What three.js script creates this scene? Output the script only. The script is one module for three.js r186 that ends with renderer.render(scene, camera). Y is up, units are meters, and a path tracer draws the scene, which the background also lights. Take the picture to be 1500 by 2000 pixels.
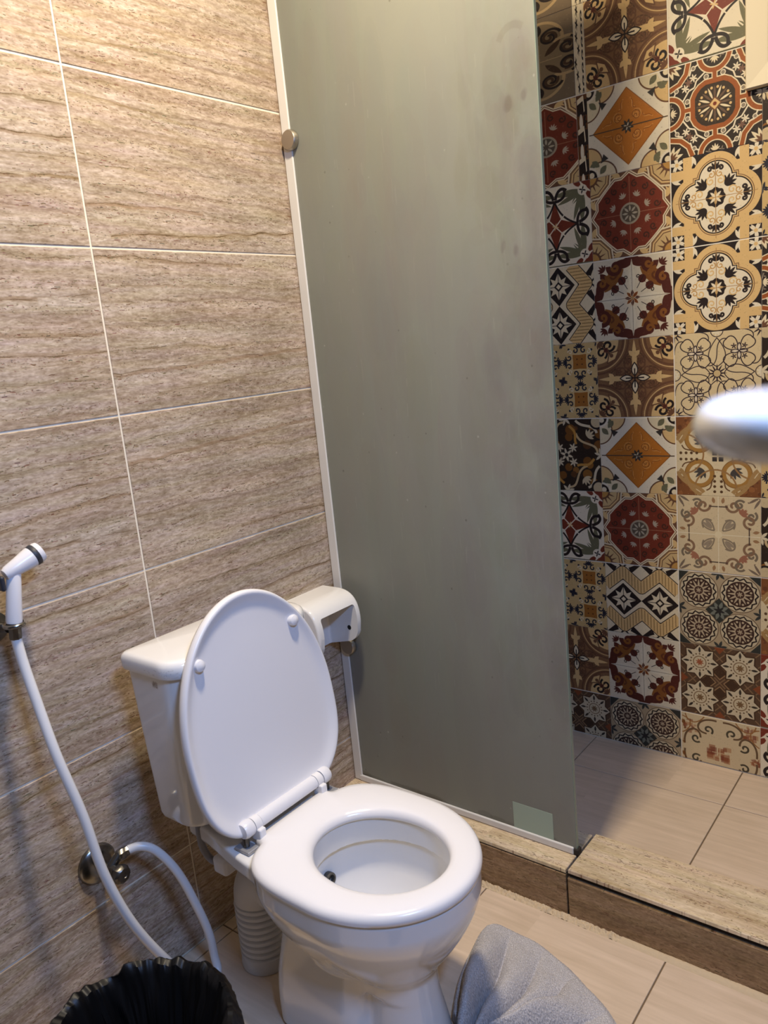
import * as THREE from 'three';
import { ImprovedNoise } from 'three/addons/math/ImprovedNoise.js';
import { MarchingCubes } from 'three/addons/objects/MarchingCubes.js';
import { mergeGeometries, mergeVertices, toCreasedNormals } from 'three/addons/utils/BufferGeometryUtils.js';
import { RoundedBoxGeometry } from 'three/addons/geometries/RoundedBoxGeometry.js';
import { RectAreaLightUniformsLib } from 'three/addons/lights/RectAreaLightUniformsLib.js';
import { Brush, Evaluator, SUBTRACTION } from 'three-bvh-csg';

// ------------------------------------------------------------------ camera, lights, exposure
RectAreaLightUniformsLib.init();
const scene = new THREE.Scene();
scene.background = new THREE.Color(0x000000);
const renderer = new THREE.WebGLRenderer({ antialias: true });
renderer.toneMapping = THREE.LinearToneMapping;
renderer.toneMappingExposure = 1.09;
renderer.shadowMap.enabled = true;
const camera = new THREE.PerspectiveCamera(66.4011, 0.75, 0.02, 30);
camera.position.set(1.2994, 1.2035, 0.3734);
camera.rotation.order = 'YXZ';
camera.rotation.set(-0.2069, 0.6889, -0.0983);
camera.focus = 1.75;
camera.userData.fStop = 6.6;

const WARM = { at: [0.64, 2.446, -0.44], color: new THREE.Color(1.0, 0.855, 0.625), power: 440, side: 0.15 };   // square LED panel in the ceiling over the toilet
const COOL = { at: [1.575, 1.75, 0.06], size: [0.34, 0.09], color: new THREE.Color(0.27, 0.48, 1.0), power: 182 };   // tube on the right wall, above the ledge
const warmLight = new THREE.RectAreaLight(WARM.color, WARM.power, WARM.side, WARM.side);
warmLight.name = 'ceiling_panel'; warmLight.position.set(...WARM.at); warmLight.lookAt(WARM.at[0], 0, WARM.at[2] + 0.0001);
scene.add(warmLight);
const coolLight = new THREE.RectAreaLight(COOL.color, COOL.power, ...COOL.size);
coolLight.name = 'wall_tube'; coolLight.position.set(COOL.at[0] - 0.06, COOL.at[1], COOL.at[2]); coolLight.lookAt(0.2, 0.3, 0.3);
scene.add(coolLight);

// ------------------------------------------------------------------ helpers
let seedState = 7;
const rnd = () => { seedState = (seedState + 0x6d2b79f5) | 0; let t = Math.imul(seedState ^ (seedState >>> 15), 1 | seedState); t = (t + Math.imul(t ^ (t >>> 7), 61 | t)) ^ t; return ((t ^ (t >>> 14)) >>> 0) / 4294967296; };
const rr = (a, b) => a + (b - a) * rnd();
const noise = new ImprovedNoise();
const fbm = (x, y, z, n = 4) => { let s = 0, a = 0.5, f = 1; for (let i = 0; i < n; i++) { s += a * noise.noise(x * f, y * f, z + i * 9.1); a *= 0.5; f *= 2.03; } return s; };
const clamp = (x, a = 0, b = 1) => Math.min(b, Math.max(a, x)), lerp = (a, b, t) => a + (b - a) * t, sstep = (a, b, x) => { const t = clamp((x - a) / (b - a)); return t * t * (3 - 2 * t); };
const V = (x, y, z) => new THREE.Vector3(x, y, z);
const creased = (g, angle) => { g.scale(400, 400, 400); const h = toCreasedNormals(g, angle); return h.scale(0.0025, 0.0025, 0.0025); };
const used = new Map();
const numbered = (n) => { const k = (used.get(n) ?? -1) + 1; used.set(n, k); return k ? n + '_' + String(k).padStart(3, '0') : n; };
function thing(name, label, category, at = [0, 0, 0], group) {
  const o = new THREE.Group(); o.name = numbered(name); o.position.set(...at); scene.add(o);
  o.userData = { label, category }; if (group) o.userData.group = group;
  return o;
}
const originOf = (o) => { const p = V(0, 0, 0); for (; o && o !== scene; o = o.parent) p.add(o.position); return p; };
// adds a mesh whose geometry is given in world metres to its owner
function part(name, geo, mat, owner, label) {
  const m = new THREE.Mesh(geo, mat), p = originOf(owner);
  geo.translate(-p.x, -p.y, -p.z);
  m.name = name; m.castShadow = m.receiveShadow = true; if (label) m.userData.label = label;
  owner.add(m);
  return m;
}
function struct(name, geo, mat) {
  const m = new THREE.Mesh(geo, mat); m.name = name; m.userData.kind = 'structure'; m.castShadow = m.receiveShadow = true; scene.add(m);
  return m;
}
const box = (x0, x1, y0, y1, z0, z1) => new THREE.BoxGeometry(x1 - x0, y1 - y0, z1 - z0).translate((x0 + x1) / 2, (y0 + y1) / 2, (z0 + z1) / 2);
const rbox = (x0, x1, y0, y1, z0, z1, r = 0.004, s = 3) => new RoundedBoxGeometry(x1 - x0, y1 - y0, z1 - z0, s, r).translate((x0 + x1) / 2, (y0 + y1) / 2, (z0 + z1) / 2);
// cylinder between two points
function rod(a, b, ra, rb = ra, seg = 32) {
  const d = b.clone().sub(a), g = new THREE.CylinderGeometry(rb, ra, d.length(), seg);
  g.applyQuaternion(new THREE.Quaternion().setFromUnitVectors(V(0, 1, 0), d.clone().normalize()));
  return g.translate((a.x + b.x) / 2, (a.y + b.y) / 2, (a.z + b.z) / 2);
}
// turned profile [[radius, along], ...] around the axis from a towards dir
function turned(profile, a, dir, seg = 40) {
  const g = new THREE.LatheGeometry(profile.map(([r, y]) => new THREE.Vector2(r, y)), seg);
  g.applyQuaternion(new THREE.Quaternion().setFromUnitVectors(V(0, 1, 0), dir.clone().normalize()));
  return creased(g.translate(a.x, a.y, a.z), 0.7);
}
const merged = (list) => mergeGeometries(list.map((g) => { const h = g.index ? g.toNonIndexed() : g; for (const k of Object.keys(h.attributes)) if (!['position', 'normal', 'uv'].includes(k)) h.deleteAttribute(k); return h; }));
// skin over rings of points; u runs round the ring, v along the rings
function loft(rings, { caps = [true, true], crease = 0.7, closed = false } = {}) {
  const n = rings[0].length, pos = [], uv = [], idx = [], m = rings.length;
  rings.forEach((r, j) => { for (let i = 0; i <= n; i++) { pos.push(...r[i % n]); uv.push(i / n, j / (m - 1)); } });
  const w = n + 1;
  for (let j = 0; j < m - 1 + (closed ? 1 : 0); j++) for (let i = 0; i < n; i++) { const a = j * w + i, b = a + 1, c = ((j + 1) % m) * w + i, d = c + 1; idx.push(a, b, d, a, d, c); }
  const cap = (r, flip) => { const c = pos.length / 3, q = [0, 0, 0]; r.forEach((p) => p.forEach((x, k) => { q[k] += x / n; })); pos.push(...q); uv.push(0.5, 0.5); r.forEach((p) => { pos.push(...p); uv.push(0.5, 0.5); }); for (let i = 0; i < n; i++) { const a = c + 1 + i, b = c + 1 + ((i + 1) % n); flip ? idx.push(c, b, a) : idx.push(c, a, b); } };
  if (!closed && caps[0]) cap(rings[0], true);
  if (!closed && caps[1]) cap(rings[m - 1], false);
  const g = new THREE.BufferGeometry();
  g.setAttribute('position', new THREE.Float32BufferAttribute(pos, 3)); g.setAttribute('uv', new THREE.Float32BufferAttribute(uv, 2)); g.setIndex(idx);
  return creased(g, crease);
}
// a slab with chamfered front edges, front face towards +z, back open; uv over its front in 0..1 of (uw, uh) metres
function slab(w, h, t, c, map) {
  const pos = [], uv = [], x = w / 2, y = h / 2, P = (sx, sy, k) => k === 0 ? [sx * (x - c), sy * (y - c), 0] : k === 1 ? [sx * x, sy * y, -c] : [sx * x, sy * y, -t];
  const quad = (...q) => { for (const i of [0, 1, 2, 0, 2, 3]) { pos.push(...q[i]); uv.push(...map(q[i][0] + x, q[i][1] + y)); } };
  const s = [[-1, -1], [1, -1], [1, 1], [-1, 1]];
  quad(...s.map((k) => P(...k, 0)));
  for (let i = 0; i < 4; i++) { const a = s[i], b = s[(i + 1) % 4]; quad(P(...a, 1), P(...b, 1), P(...b, 0), P(...a, 0)); quad(P(...a, 2), P(...b, 2), P(...b, 1), P(...a, 1)); }
  const g = new THREE.BufferGeometry();
  g.setAttribute('position', new THREE.Float32BufferAttribute(pos, 3)); g.setAttribute('uv', new THREE.Float32BufferAttribute(uv, 2));
  g.computeVertexNormals();
  return g;
}
const std = (color, roughness = 0.5, more = {}) => new THREE.MeshPhysicalMaterial({ color, roughness, ...more });
function canvasTex(w, h, draw, srgb = true) {
  const cv = document.createElement('canvas'); cv.width = w; cv.height = h; draw(cv.getContext('2d'), w, h);
  const t = new THREE.CanvasTexture(cv); if (srgb) t.colorSpace = THREE.SRGBColorSpace; t.wrapS = t.wrapT = THREE.RepeatWrapping;
  return t;
}
function pixelTex(w, h, f, srgb = true) {
  return canvasTex(w, h, (c) => { const im = c.createImageData(w, h); for (let j = 0; j < h; j++) for (let i = 0; i < w; i++) { const q = f(i / w, j / h), k = (j * w + i) * 4; im.data[k] = q[0]; im.data[k + 1] = q[1]; im.data[k + 2] = q[2]; im.data[k + 3] = 255; } c.putImageData(im, 0, 0); }, srgb);
}

// ------------------------------------------------------------------ materials
// travertine print of one 60 x 30 cm tile
function travertine(seed, pale = 0) {
  seedState = 1000 + seed * 77;
  return canvasTex(1024, 512, (c, w, h) => {
    const im = c.createImageData(w, h);
    for (let j = 0; j < h; j++) for (let i = 0; i < w; i++) {
      const u = i / w, v = j / h, warp = fbm(u * 2.2, v * 2.5, seed, 2) * 0.045 + fbm(u * 9, v * 14, seed + 2, 2) * 0.012 + u * (0.03 - 0.02 * (seed % 3)), y = v + warp;
      const band = fbm(u * 1.3, y * 13, seed + 3, 4), fine = fbm(u * 9, y * 80, seed + 11, 3), cloud = fbm(u * 4, v * 6, seed + 21, 4), grain = fbm(u * 90, v * 110, seed + 31, 2), mott = fbm(u * 30, y * 50, seed + 33, 3);
      const vl = 0, smear = 0, hue = fbm(u * 3.5, y * 22, seed + 71, 3);
      const t = clamp(0.58 + 0.10 * pale + band * 0.42 + fine * 0.26 + cloud * 0.42 + (grain * 0.46 + mott * 0.72) * (1 - 0.5 * pale));
      const red = clamp(0.5 + 1.6 * fbm(u * 2, y * 7, seed + 61, 3)), k = (j * w + i) * 4, dk = 1 - 0.34 * vl - 0.14 * smear, up = 1 + 0.10 * pale;
      im.data[k] = (lerp(132, 208, t) + 3 * red) * up; im.data[k + 1] = (lerp(113, 191, t) - 2 * red + 2 * hue) * up; im.data[k + 2] = (lerp(90, 172, t) - 3 * red - 14 * hue) * up * (1 - 0.06 * pale); im.data[k + 3] = 255;
    }
    c.putImageData(im, 0, 0);
    c.lineCap = 'round';
    for (let n = 0; n < (pale ? 1 : 7); n++) {   // long ragged veins with a brown haze on one side
      let y = h * (n + 0.5 + rr(-0.35, 0.35)) / 7, x = rr(-0.3, 0.25) * w; const end = x + rr(0.45, 1.3) * w, slope = rr(-0.06, 0.06), ph = rr(0, 9), strong = rnd();
      const pts = []; for (; x < end; x += rr(3, 9)) { y += slope * 5 + 1.5 * noise.noise(x / 60, ph, seed) + rr(-1, 1) * 1.1; pts.push([x, y]); }
      for (let q = 0; q < 9; q++) { const off = rr(-9, 3); c.strokeStyle = `rgba(122,96,60,${0.03 + 0.045 * strong})`; c.lineWidth = rr(3, 12); c.beginPath(); pts.forEach(([a, b], i) => c[i ? 'lineTo' : 'moveTo'](a, b + off + 2 * Math.sin(i / 9 + q))); c.stroke(); }
      for (let i = 1; i < pts.length; i++) { const f = 0.5 + 0.9 * noise.noise(i / 11, ph, seed + 3); if (f < 0.25) continue; c.strokeStyle = `rgba(92,70,44,${clamp(f) * (0.3 + 0.55 * strong)})`; c.lineWidth = 0.9 + 2.2 * clamp(f) * (0.4 + strong); c.beginPath(); c.moveTo(...pts[i - 1]); c.lineTo(...pts[i]); c.stroke(); }
    }
    for (let n = 0; n < 2300; n++) {          // pits and short dark dashes, gathered in bands
      const x = rr(0, w), band = Math.floor(rr(0, 7)), y = rnd() < 0.6 ? (band + 0.5 + rr(-0.2, 0.2)) * h / 7 + 9 * Math.sin(x / 190 + seed) : rr(0, h), big = rnd() < 0.08, l = big ? rr(7, 20) : rr(0.8, 6);
      c.strokeStyle = `rgba(${rr(72, 116) | 0},${rr(54, 86) | 0},${rr(38, 62) | 0},${big ? rr(0.5, 0.95) : rr(0.3, 0.85)})`; c.lineWidth = big ? rr(1.2, 2.4) : rr(0.8, 2.0);
      c.beginPath(); c.moveTo(x, y); c.lineTo(x + l * 0.5, y + rr(-1.2, 0.8)); c.lineTo(x + l, y + rr(-1.5, 1.2)); c.stroke();
    }
    for (let n = 0; n < 120; n++) { c.fillStyle = `rgba(236,224,200,${rr(0.1, 0.4)})`; c.beginPath(); c.ellipse(rr(0, w), rr(0, h), rr(2, 16), rr(0.8, 3), rr(-0.1, 0.1), 0, 7); c.fill(); }
  });
}
const TRAV = [0, 1, 2, 3].map((k) => { const t = travertine(k); return std(0xffffff, 0.42, { map: t, bumpMap: t, bumpScale: 0.0006, specularIntensity: 0.6 }); });
const travPale = (() => { const t = travertine(6, 1); return std(0xffffff, 0.42, { map: t, bumpMap: t, bumpScale: 0.0006, specularIntensity: 0.6 }); })();
const groutLight = std(0xeee2cc, 0.9), groutDark = std(0x5a4632, 0.95), groutBrown = std(0x7d684c, 0.95);
const FLOOR = [0, 1, 2].map((k) => {
  const t = pixelTex(512, 512, (u, v) => { const s = fbm(u * 1.4, v * 26, k * 7 + 90, 4) * 0.75 + fbm(u * 7, v * 60, k * 3 + 9, 3) * 0.35 + fbm(u * 3, v * 3, k + 70, 3) * 0.35, q = clamp(0.5 + s); return [lerp(202, 226, q), lerp(178, 202, q), lerp(150, 176, q)]; });
  return std(0xffffff, 0.4, { map: t, specularIntensity: 0.6 });
});
const ceramic = std(0xe9e6e2, 0.12, { clearcoat: 0.6, clearcoatRoughness: 0.05 });
const plasticWhite = std(0xe6e3e4, 0.28);
const plasticSeat = std(0xece8e6, 0.22);
const chrome = std(0x8f8d89, 0.26, { metalness: 1 }), chromeDull = std(0x6b6864, 0.36, { metalness: 1 }), nickel = std(0xb7afa2, 0.42, { metalness: 1 });
const rubberDark = std(0x2c2e36, 0.5);
const holeDark = std(0x14110e, 0.9);
const siliconeWhite = std(0xd9d4cc, 0.5);

// ------------------------------------------------------------------ patchwork prints of the shower wall
const C = { cream: '#e6d3ad', white: '#e7d8bb', dark: '#2b211e', rust: '#9c5527', maroon: '#57291f', brown: '#6f4b34', ochre: '#bd8c49', sand: '#dcb67a', orange: '#b96f28', olive: '#6f6a4e', red: '#7b3523', grey: '#8d7f6c', wood: '#86603f' };
const TAU = Math.PI * 2;
const sym4 = (c, f) => { for (let i = 0; i < 4; i++) { c.save(); c.rotate(i * Math.PI / 2); f(c); c.restore(); } };
const sym8 = (c, f) => sym4(c, () => { f(c); c.save(); c.scale(-1, 1); f(c); c.restore(); });
const poly = (c, pts, fill, stroke, lw = 0.02) => { c.beginPath(); pts.forEach(([x, y], i) => i ? c.lineTo(x, y) : c.moveTo(x, y)); c.closePath(); if (fill) { c.fillStyle = fill; c.fill(); } if (stroke) { c.strokeStyle = stroke; c.lineWidth = lw; c.stroke(); } };
const disc = (c, x, y, r, fill, stroke, lw = 0.02) => { c.beginPath(); c.arc(x, y, r, 0, TAU); if (fill) { c.fillStyle = fill; c.fill(); } if (stroke) { c.strokeStyle = stroke; c.lineWidth = lw; c.stroke(); } };
const line = (c, pts, stroke, lw) => { c.beginPath(); pts.forEach(([x, y], i) => i ? c.lineTo(x, y) : c.moveTo(x, y)); c.strokeStyle = stroke; c.lineWidth = lw; c.stroke(); };
const curve = (c, p, stroke, lw) => { c.beginPath(); c.moveTo(p[0], p[1]); c.bezierCurveTo(...p.slice(2)); c.strokeStyle = stroke; c.lineWidth = lw; c.stroke(); };
const spiral = (c, x, y, r, a0, turns, dir, stroke, lw) => { c.beginPath(); for (let i = 0; i <= 40; i++) { const t = i / 40, a = a0 + dir * t * turns * TAU, q = r * (1 - 0.82 * t); c[i ? 'lineTo' : 'moveTo'](x + q * Math.cos(a), y + q * Math.sin(a)); } c.strokeStyle = stroke; c.lineWidth = lw; c.stroke(); };
const leaf = (c, x, y, l, w, a, fill, stroke, lw = 0.015) => { c.save(); c.translate(x, y); c.rotate(a); c.beginPath(); c.moveTo(0, 0); c.quadraticCurveTo(l * 0.45, w, l, 0); c.quadraticCurveTo(l * 0.45, -w, 0, 0); if (fill) { c.fillStyle = fill; c.fill(); } if (stroke) { c.strokeStyle = stroke; c.lineWidth = lw; c.stroke(); } c.restore(); };
const palm = (c, x, y, r, a, fill) => { for (let i = -2; i <= 2; i++) leaf(c, x, y, r * (1 - 0.1 * Math.abs(i)), r * 0.26, a + i * 0.48, fill); };
const floret = (c, x, y, r, fill, n = 6, mid) => { for (let i = 0; i < n; i++) leaf(c, x, y, r, r * 0.36, i * TAU / n + 0.3, fill); if (mid) disc(c, x, y, r * 0.25, mid); };
const star = (r1, r2, n, a0 = 0) => Array.from({ length: 2 * n }, (_, i) => { const r = i % 2 ? r2 : r1, a = a0 + i * Math.PI / n; return [r * Math.cos(a), r * Math.sin(a)]; });
const PRINTS = {
  lattice(c) {
    c.fillStyle = C.wood; c.fillRect(-1, -1, 2, 2);
    sym8(c, () => { spiral(c, 0.14, 0.2, 0.1, 0, 1.2, -1, '#5c3f2b', 0.035); spiral(c, 0.12, 0.46, 0.09, 2, 1.3, 1, '#5c3f2b', 0.03); curve(c, [0.05, 0.7, 0.2, 0.6, 0.3, 0.5, 0.26, 0.3], '#5c3f2b', 0.03); for (const [r, col, w] of [[0.86, C.brown, 0.05], [0.78, C.sand, 0.02], [0.72, C.brown, 0.05]]) disc(c, 1, 1, r, null, col, w); spiral(c, 0.2, 0.34, 0.13, 1, 1.4, 1, C.brown, 0.04); spiral(c, 0.42, 0.18, 0.1, 2, 1.3, -1, C.brown, 0.035); disc(c, 0.16, 0.6, 0.06, null, C.brown, 0.03); });
    sym4(c, () => { disc(c, 1, 1, 0.6, C.sand); poly(c, [[0.5, 0.5], [0.72, 0.4], [0.66, 0.66], [0.4, 0.72]], C.sand, C.brown, 0.03); spiral(c, 0.68, 0.86, 0.17, 3.2, 1.2, 1, C.dark, 0.06); spiral(c, 0.86, 0.68, 0.16, 4.2, 1.2, -1, C.dark, 0.055); leaf(c, 0.62, 0.62, 0.3, 0.08, 0.785, C.brown); palm(c, 0.78, 0.78, 0.14, -2.4, C.maroon); palm(c, 0.95, 0.95, 0.22, -2.4, C.brown); disc(c, 0.6, 0.6, 0.05, C.brown); });
    sym4(c, () => { leaf(c, 0.05, 0, 0.92, 0.13, 0, C.sand); leaf(c, 0.55, 0, 0.2, 0.12, 0.8, C.sand); leaf(c, 0.55, 0, 0.2, 0.12, -0.8, C.sand); leaf(c, 0.05, 0, 0.34, 0.16, 0, C.cream, C.dark, 0.025); line(c, [[0, 0], [0.24, 0]], C.dark, 0.03); });
  },
  quatrefoil(c) {          // greyer, coarser relation of the lattice
    c.fillStyle = '#7d6a52'; c.fillRect(-1, -1, 2, 2);
    sym4(c, () => { floret(c, 0.95, 0.95, 0.34, '#a58d69', 7, C.dark); floret(c, 0.95, 0.95, 0.2, C.dark, 5); disc(c, 0, 0.46, 0.42, '#8a7454', '#b89a6c', 0.06); });
    disc(c, 0, 0, 0.45, '#8a7454');
    sym8(c, () => { spiral(c, 0.2, 0.5, 0.2, 0.3, 1.3, 1, C.dark, 0.05); spiral(c, 0.5, 0.18, 0.14, 2, 1.2, -1, '#4b3524', 0.05); leaf(c, 0.1, 0.1, 0.4, 0.12, 0.8, '#4b3524'); leaf(c, 0.0, 0.6, 0.24, 0.1, 1.5, C.dark); });
    line(c, [[-0.4, 0], [0.4, 0]], '#b89a6c', 0.02); line(c, [[0, -0.4], [0, 0.4]], '#b89a6c', 0.02);
  },
  bow(c) {
    c.fillStyle = C.white; c.fillRect(-1, -1, 2, 2);
    sym8(c, () => { leaf(c, 0.74, 0.74, 0.7, 0.12, -1.9, C.olive); leaf(c, 0.78, 0.78, 0.8, 0.16, -1.62, C.olive); leaf(c, 0.7, 0.7, 0.32, 0.1, -2.36, C.olive); leaf(c, 0.86, 0.74, 0.34, 0.14, -0.8, C.red); });
    sym4(c, () => { poly(c, [[0.86, 0.86], [1, 0.72], [1, 1], [0.72, 1]], C.red); disc(c, 0.78, 0.78, 0.13, C.white); floret(c, 0.78, 0.78, 0.1, C.dark, 4); });
    sym4(c, () => { poly(c, [[0, 0], [0.16, 0.16], [0.1, 0.32], [0, 0.6], [-0.1, 0.32], [-0.16, 0.16]], C.red); });
    sym8(c, () => { curve(c, [0, 0.62, 0.12, 0.3, 0.3, 0.12, 0.62, 0], C.dark, 0.045); curve(c, [0, 0.62, 0.12, 0.6, 0.34, 0.66, 0.28, 0.86], C.dark, 0.07); curve(c, [0.03, 0.66, 0.06, 0.84, 0.2, 0.98, 0.34, 0.84], C.dark, 0.075); });
    line(c, [[-0.6, -0.6], [0.6, 0.6]], C.white, 0.03); line(c, [[-0.6, 0.6], [0.6, -0.6]], C.white, 0.03); floret(c, 0, 0, 0.1, C.sand, 4);
    line(c, [[-1, 0.99], [1, 0.99]], C.olive, 0.03);
  },
  octagon(c) {
    c.fillStyle = '#332922'; c.fillRect(-1, -1, 2, 2);
    const oct = [[0.5, 0.14], [0.44, 0.3], [0.3, 0.44], [0.14, 0.5]];
    const ring = []; for (let q = 0; q < 4; q++) { const a = q * Math.PI / 2; for (const [x, y] of [[0.48, 0.2], [0.42, 0.32], [0.32, 0.42], [0.2, 0.48]]) ring.push([x * Math.cos(a) - y * Math.sin(a), x * Math.sin(a) + y * Math.cos(a)]); }
    sym4(c, () => { line(c, [[0.46, 0], [0.74, 0]], C.cream, 0.13); disc(c, 1.02, 0, 0.32, null, C.cream, 0.14); line(c, [[1, 0.5], [0.78, 0.58], [0.62, 0.76], [0.56, 1]], C.cream, 0.14); });
    poly(c, ring, null, C.cream, 0.15);
    sym4(c, () => { line(c, [[0.46, 0], [0.74, 0]], C.rust, 0.085); disc(c, 1.02, 0, 0.32, null, C.rust, 0.09); line(c, [[1, 0.5], [0.78, 0.58], [0.62, 0.76], [0.56, 1]], C.rust, 0.09); palm(c, 0.98, 0, 0.16, Math.PI, C.cream); floret(c, 0.98, 0.14, 0.08, C.grey, 4); floret(c, 0.98, -0.14, 0.08, C.grey, 4); palm(c, 1, 1, 0.34, -2.36, C.cream); palm(c, 1, 1, 0.2, -2.36, C.brown); });
    poly(c, ring, '#3a2d22', C.rust, 0.1);
    for (let i = 0; i < 16; i++) { leaf(c, 0.1 * Math.cos(i * TAU / 16), 0.1 * Math.sin(i * TAU / 16), 0.28, 0.05, i * TAU / 16, i % 2 ? C.cream : '#6a5240'); disc(c, 0.34 * Math.cos((i + 0.5) * TAU / 16), 0.34 * Math.sin((i + 0.5) * TAU / 16), 0.03, C.sand); }
    poly(c, [[0.14, 0], [0, 0.14], [-0.14, 0], [0, -0.14]], C.sand, C.brown, 0.03); disc(c, 0, 0, 0.04, C.red);
    sym4(c, () => { for (const s of [1, -1]) { c.save(); c.rotate(Math.PI / 4); c.translate(0.78, 0); c.scale(1, s); line(c, [[0.0, 0.36], [0.06, 0.2], [0, 0.1]].map(([x, y]) => [x + 0.1, y * 1.1]), C.white, 0.035); line(c, [[-0.14, 0.36], [-0.1, 0.12], [-0.16, 0]], C.white, 0.035); c.restore(); } floret(c, 0.64, 0.46, 0.1, C.white, 6); floret(c, 0.46, 0.64, 0.1, C.white, 6); floret(c, 0.57, 0.57, 0.1, '#7d5a48', 6); disc(c, 0.6, 0.18, 0.05, C.grey, C.white, 0.02); disc(c, 0.18, 0.6, 0.05, C.grey, C.white, 0.02); disc(c, 0.84, 0.46, 0.045, C.grey, C.white, 0.02); disc(c, 0.46, 0.84, 0.045, C.grey, C.white, 0.02); });
  },
  diamond(c) {
    c.fillStyle = C.white; c.fillRect(-1, -1, 2, 2);
    sym4(c, () => { disc(c, 0.66, 1.02, 0.36, C.sand, C.brown, 0.03); disc(c, 1.02, 0.66, 0.36, '#e2cfa6', C.brown, 0.03); leaf(c, 0.62, 0.92, 0.24, 0.14, -0.9, C.olive); leaf(c, 0.78, 0.98, 0.2, 0.12, -2.2, C.olive); leaf(c, 0.94, 0.72, 0.24, 0.14, -2.4, C.olive); disc(c, 1, 1, 0.26, C.white); disc(c, 1, 1, 0.2, C.dark); disc(c, 0.94, 0.94, 0.07, C.cream); poly(c, [[0.62, 0.5], [0.7, 0.7], [0.5, 0.62]], '#3a3530'); });
    poly(c, [[1, 0], [0, 1], [-1, 0], [0, -1]], C.white); poly(c, [[0.86, 0], [0, 0.86], [-0.86, 0], [0, -0.86]], C.orange, '#9a5a22', 0.02);
    sym8(c, () => { spiral(c, 0.22, 0.24, 0.11, 0, 1.2, 1, '#cf8b43', 0.04); spiral(c, 0.2, 0.22, 0.11, 0.3, 1.1, 1, '#8f521d', 0.018); curve(c, [0.08, 0.62, 0.2, 0.5, 0.04, 0.4, 0.2, 0.4], '#cf8b43', 0.03); curve(c, [0.1, 0.6, 0.22, 0.48, 0.06, 0.38, 0.22, 0.38], '#945420', 0.015); });
    floret(c, 0, 0, 0.17, '#3d362f', 8); floret(c, 0, 0, 0.1, '#c9b898', 4);
  },
  medallion(c) {
    c.fillStyle = C.brown; c.fillRect(-1, -1, 2, 2);
    sym4(c, () => { palm(c, 0.3, 0.99, 0.22, -1.1, C.sand); palm(c, 0.99, 0.3, 0.22, 2.7, C.sand); });
    const ob = []; for (let q = 0; q < 4; q++) for (const [x, y] of [[1, 0], [0.86, 0.2], [0.86, 0.38], [0.70, 0.56], [0.56, 0.70], [0.38, 0.86], [0.2, 0.86]]) { const a = q * Math.PI / 2; ob.push([x * Math.cos(a) - y * Math.sin(a), x * Math.sin(a) + y * Math.cos(a)]); }
    for (const [k, col] of [[1.02, C.cream], [0.985, C.brown], [0.965, C.cream], [0.93, C.red]]) poly(c, ob.map(([x, y]) => [x * k, y * k]), col);
    sym4(c, () => { const oc = (r) => [[0, -r], [-r * 0.45, -r * 0.94], [-r * 0.94, -r * 0.45], [-r, 0], [0, 0]].map(([x, y]) => [1 + x, 1 + y]); for (const [r, col] of [[0.56, C.cream], [0.52, C.wood], [0.48, C.sand], [0.44, C.brown], [0.42, '#d2b078']]) poly(c, oc(r), col); for (let i = 0; i < 5; i++) leaf(c, 1, 1, 0.38, 0.045, Math.PI + i * 0.39, C.brown); disc(c, 1, 1, 0.2, C.ochre, C.brown, 0.05); });
    for (let i = 0; i < 16; i++) { const a = (i + 0.5) * TAU / 16; spiral(c, 0.68 * Math.cos(a), 0.68 * Math.sin(a), 0.085, a, 1.2, i % 2 ? 1 : -1, '#4c2c20', 0.035); }
    for (let i = 0; i < 8; i++) { const a = (i + 0.5) * TAU / 8; palm(c, 0.4 * Math.cos(a), 0.4 * Math.sin(a), 0.16, a, '#b5a48c'); }
    line(c, [[-0.86, 0], [0.86, 0]], '#a06a50', 0.016); line(c, [[0, -0.86], [0, 0.86]], '#a06a50', 0.016);
    disc(c, 0, 0, 0.23, '#5e5142', '#a7987e', 0.05); for (let i = 0; i < 8; i++) leaf(c, 0.05 * Math.cos(i * TAU / 8), 0.05 * Math.sin(i * TAU / 8), 0.15, 0.05, i * TAU / 8, '#b3a58c');
  },
  arches(c) {
    c.fillStyle = C.dark; c.fillRect(-1, -1, 2, 2);
    sym8(c, () => { palm(c, 0.5, 0.98, 0.28, -0.95, C.white); floret(c, 0.86, 0.86, 0.17, C.white, 5, C.sand); });
    const q = (r, k) => { c.beginPath(); for (const [x, y] of [[0, -k], [k, 0], [0, k], [-k, 0]]) { c.moveTo(x + r, y); c.arc(x, y, r, 0, TAU); } };
    sym4(c, () => { line(c, [[0.62, 0.42], [0.62, 1.02]], C.sand, 0.2); line(c, [[0.42, 0.62], [1.02, 0.62]], C.sand, 0.2); });
    q(0.54, 0.44); c.fillStyle = C.sand; c.fill(); poly(c, [[0.58, 0.58], [-0.58, 0.58], [-0.58, -0.58], [0.58, -0.58]], C.sand);
    for (const [r, s, col] of [[0.415, 0.5, C.brown], [0.4, 0.485, C.sand], [0.375, 0.46, C.dark], [0.35, 0.44, C.white]]) { q(r, 0.42); c.fillStyle = col; c.fill(); poly(c, [[s, s], [-s, s], [-s, -s], [s, -s]], col); }
    sym4(c, () => { palm(c, 0.6, 0, 0.2, 0, C.dark); spiral(c, 0.62, 0.12, 0.05, 0, 1, 1, C.dark, 0.04); spiral(c, 0.62, -0.12, 0.05, 0, 1, -1, C.dark, 0.04); palm(c, 0.24, 0.24, 0.26, 0.785, C.dark); disc(c, 0.28, 0.28, 0.09, C.dark); });
    sym8(c, () => { spiral(c, 0.11, 0.36, 0.1, 1.6, 1.2, -1, C.sand, 0.028); spiral(c, 0.09, 0.5, 0.08, 2, 1.1, 1, C.ochre, 0.02); });
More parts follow.
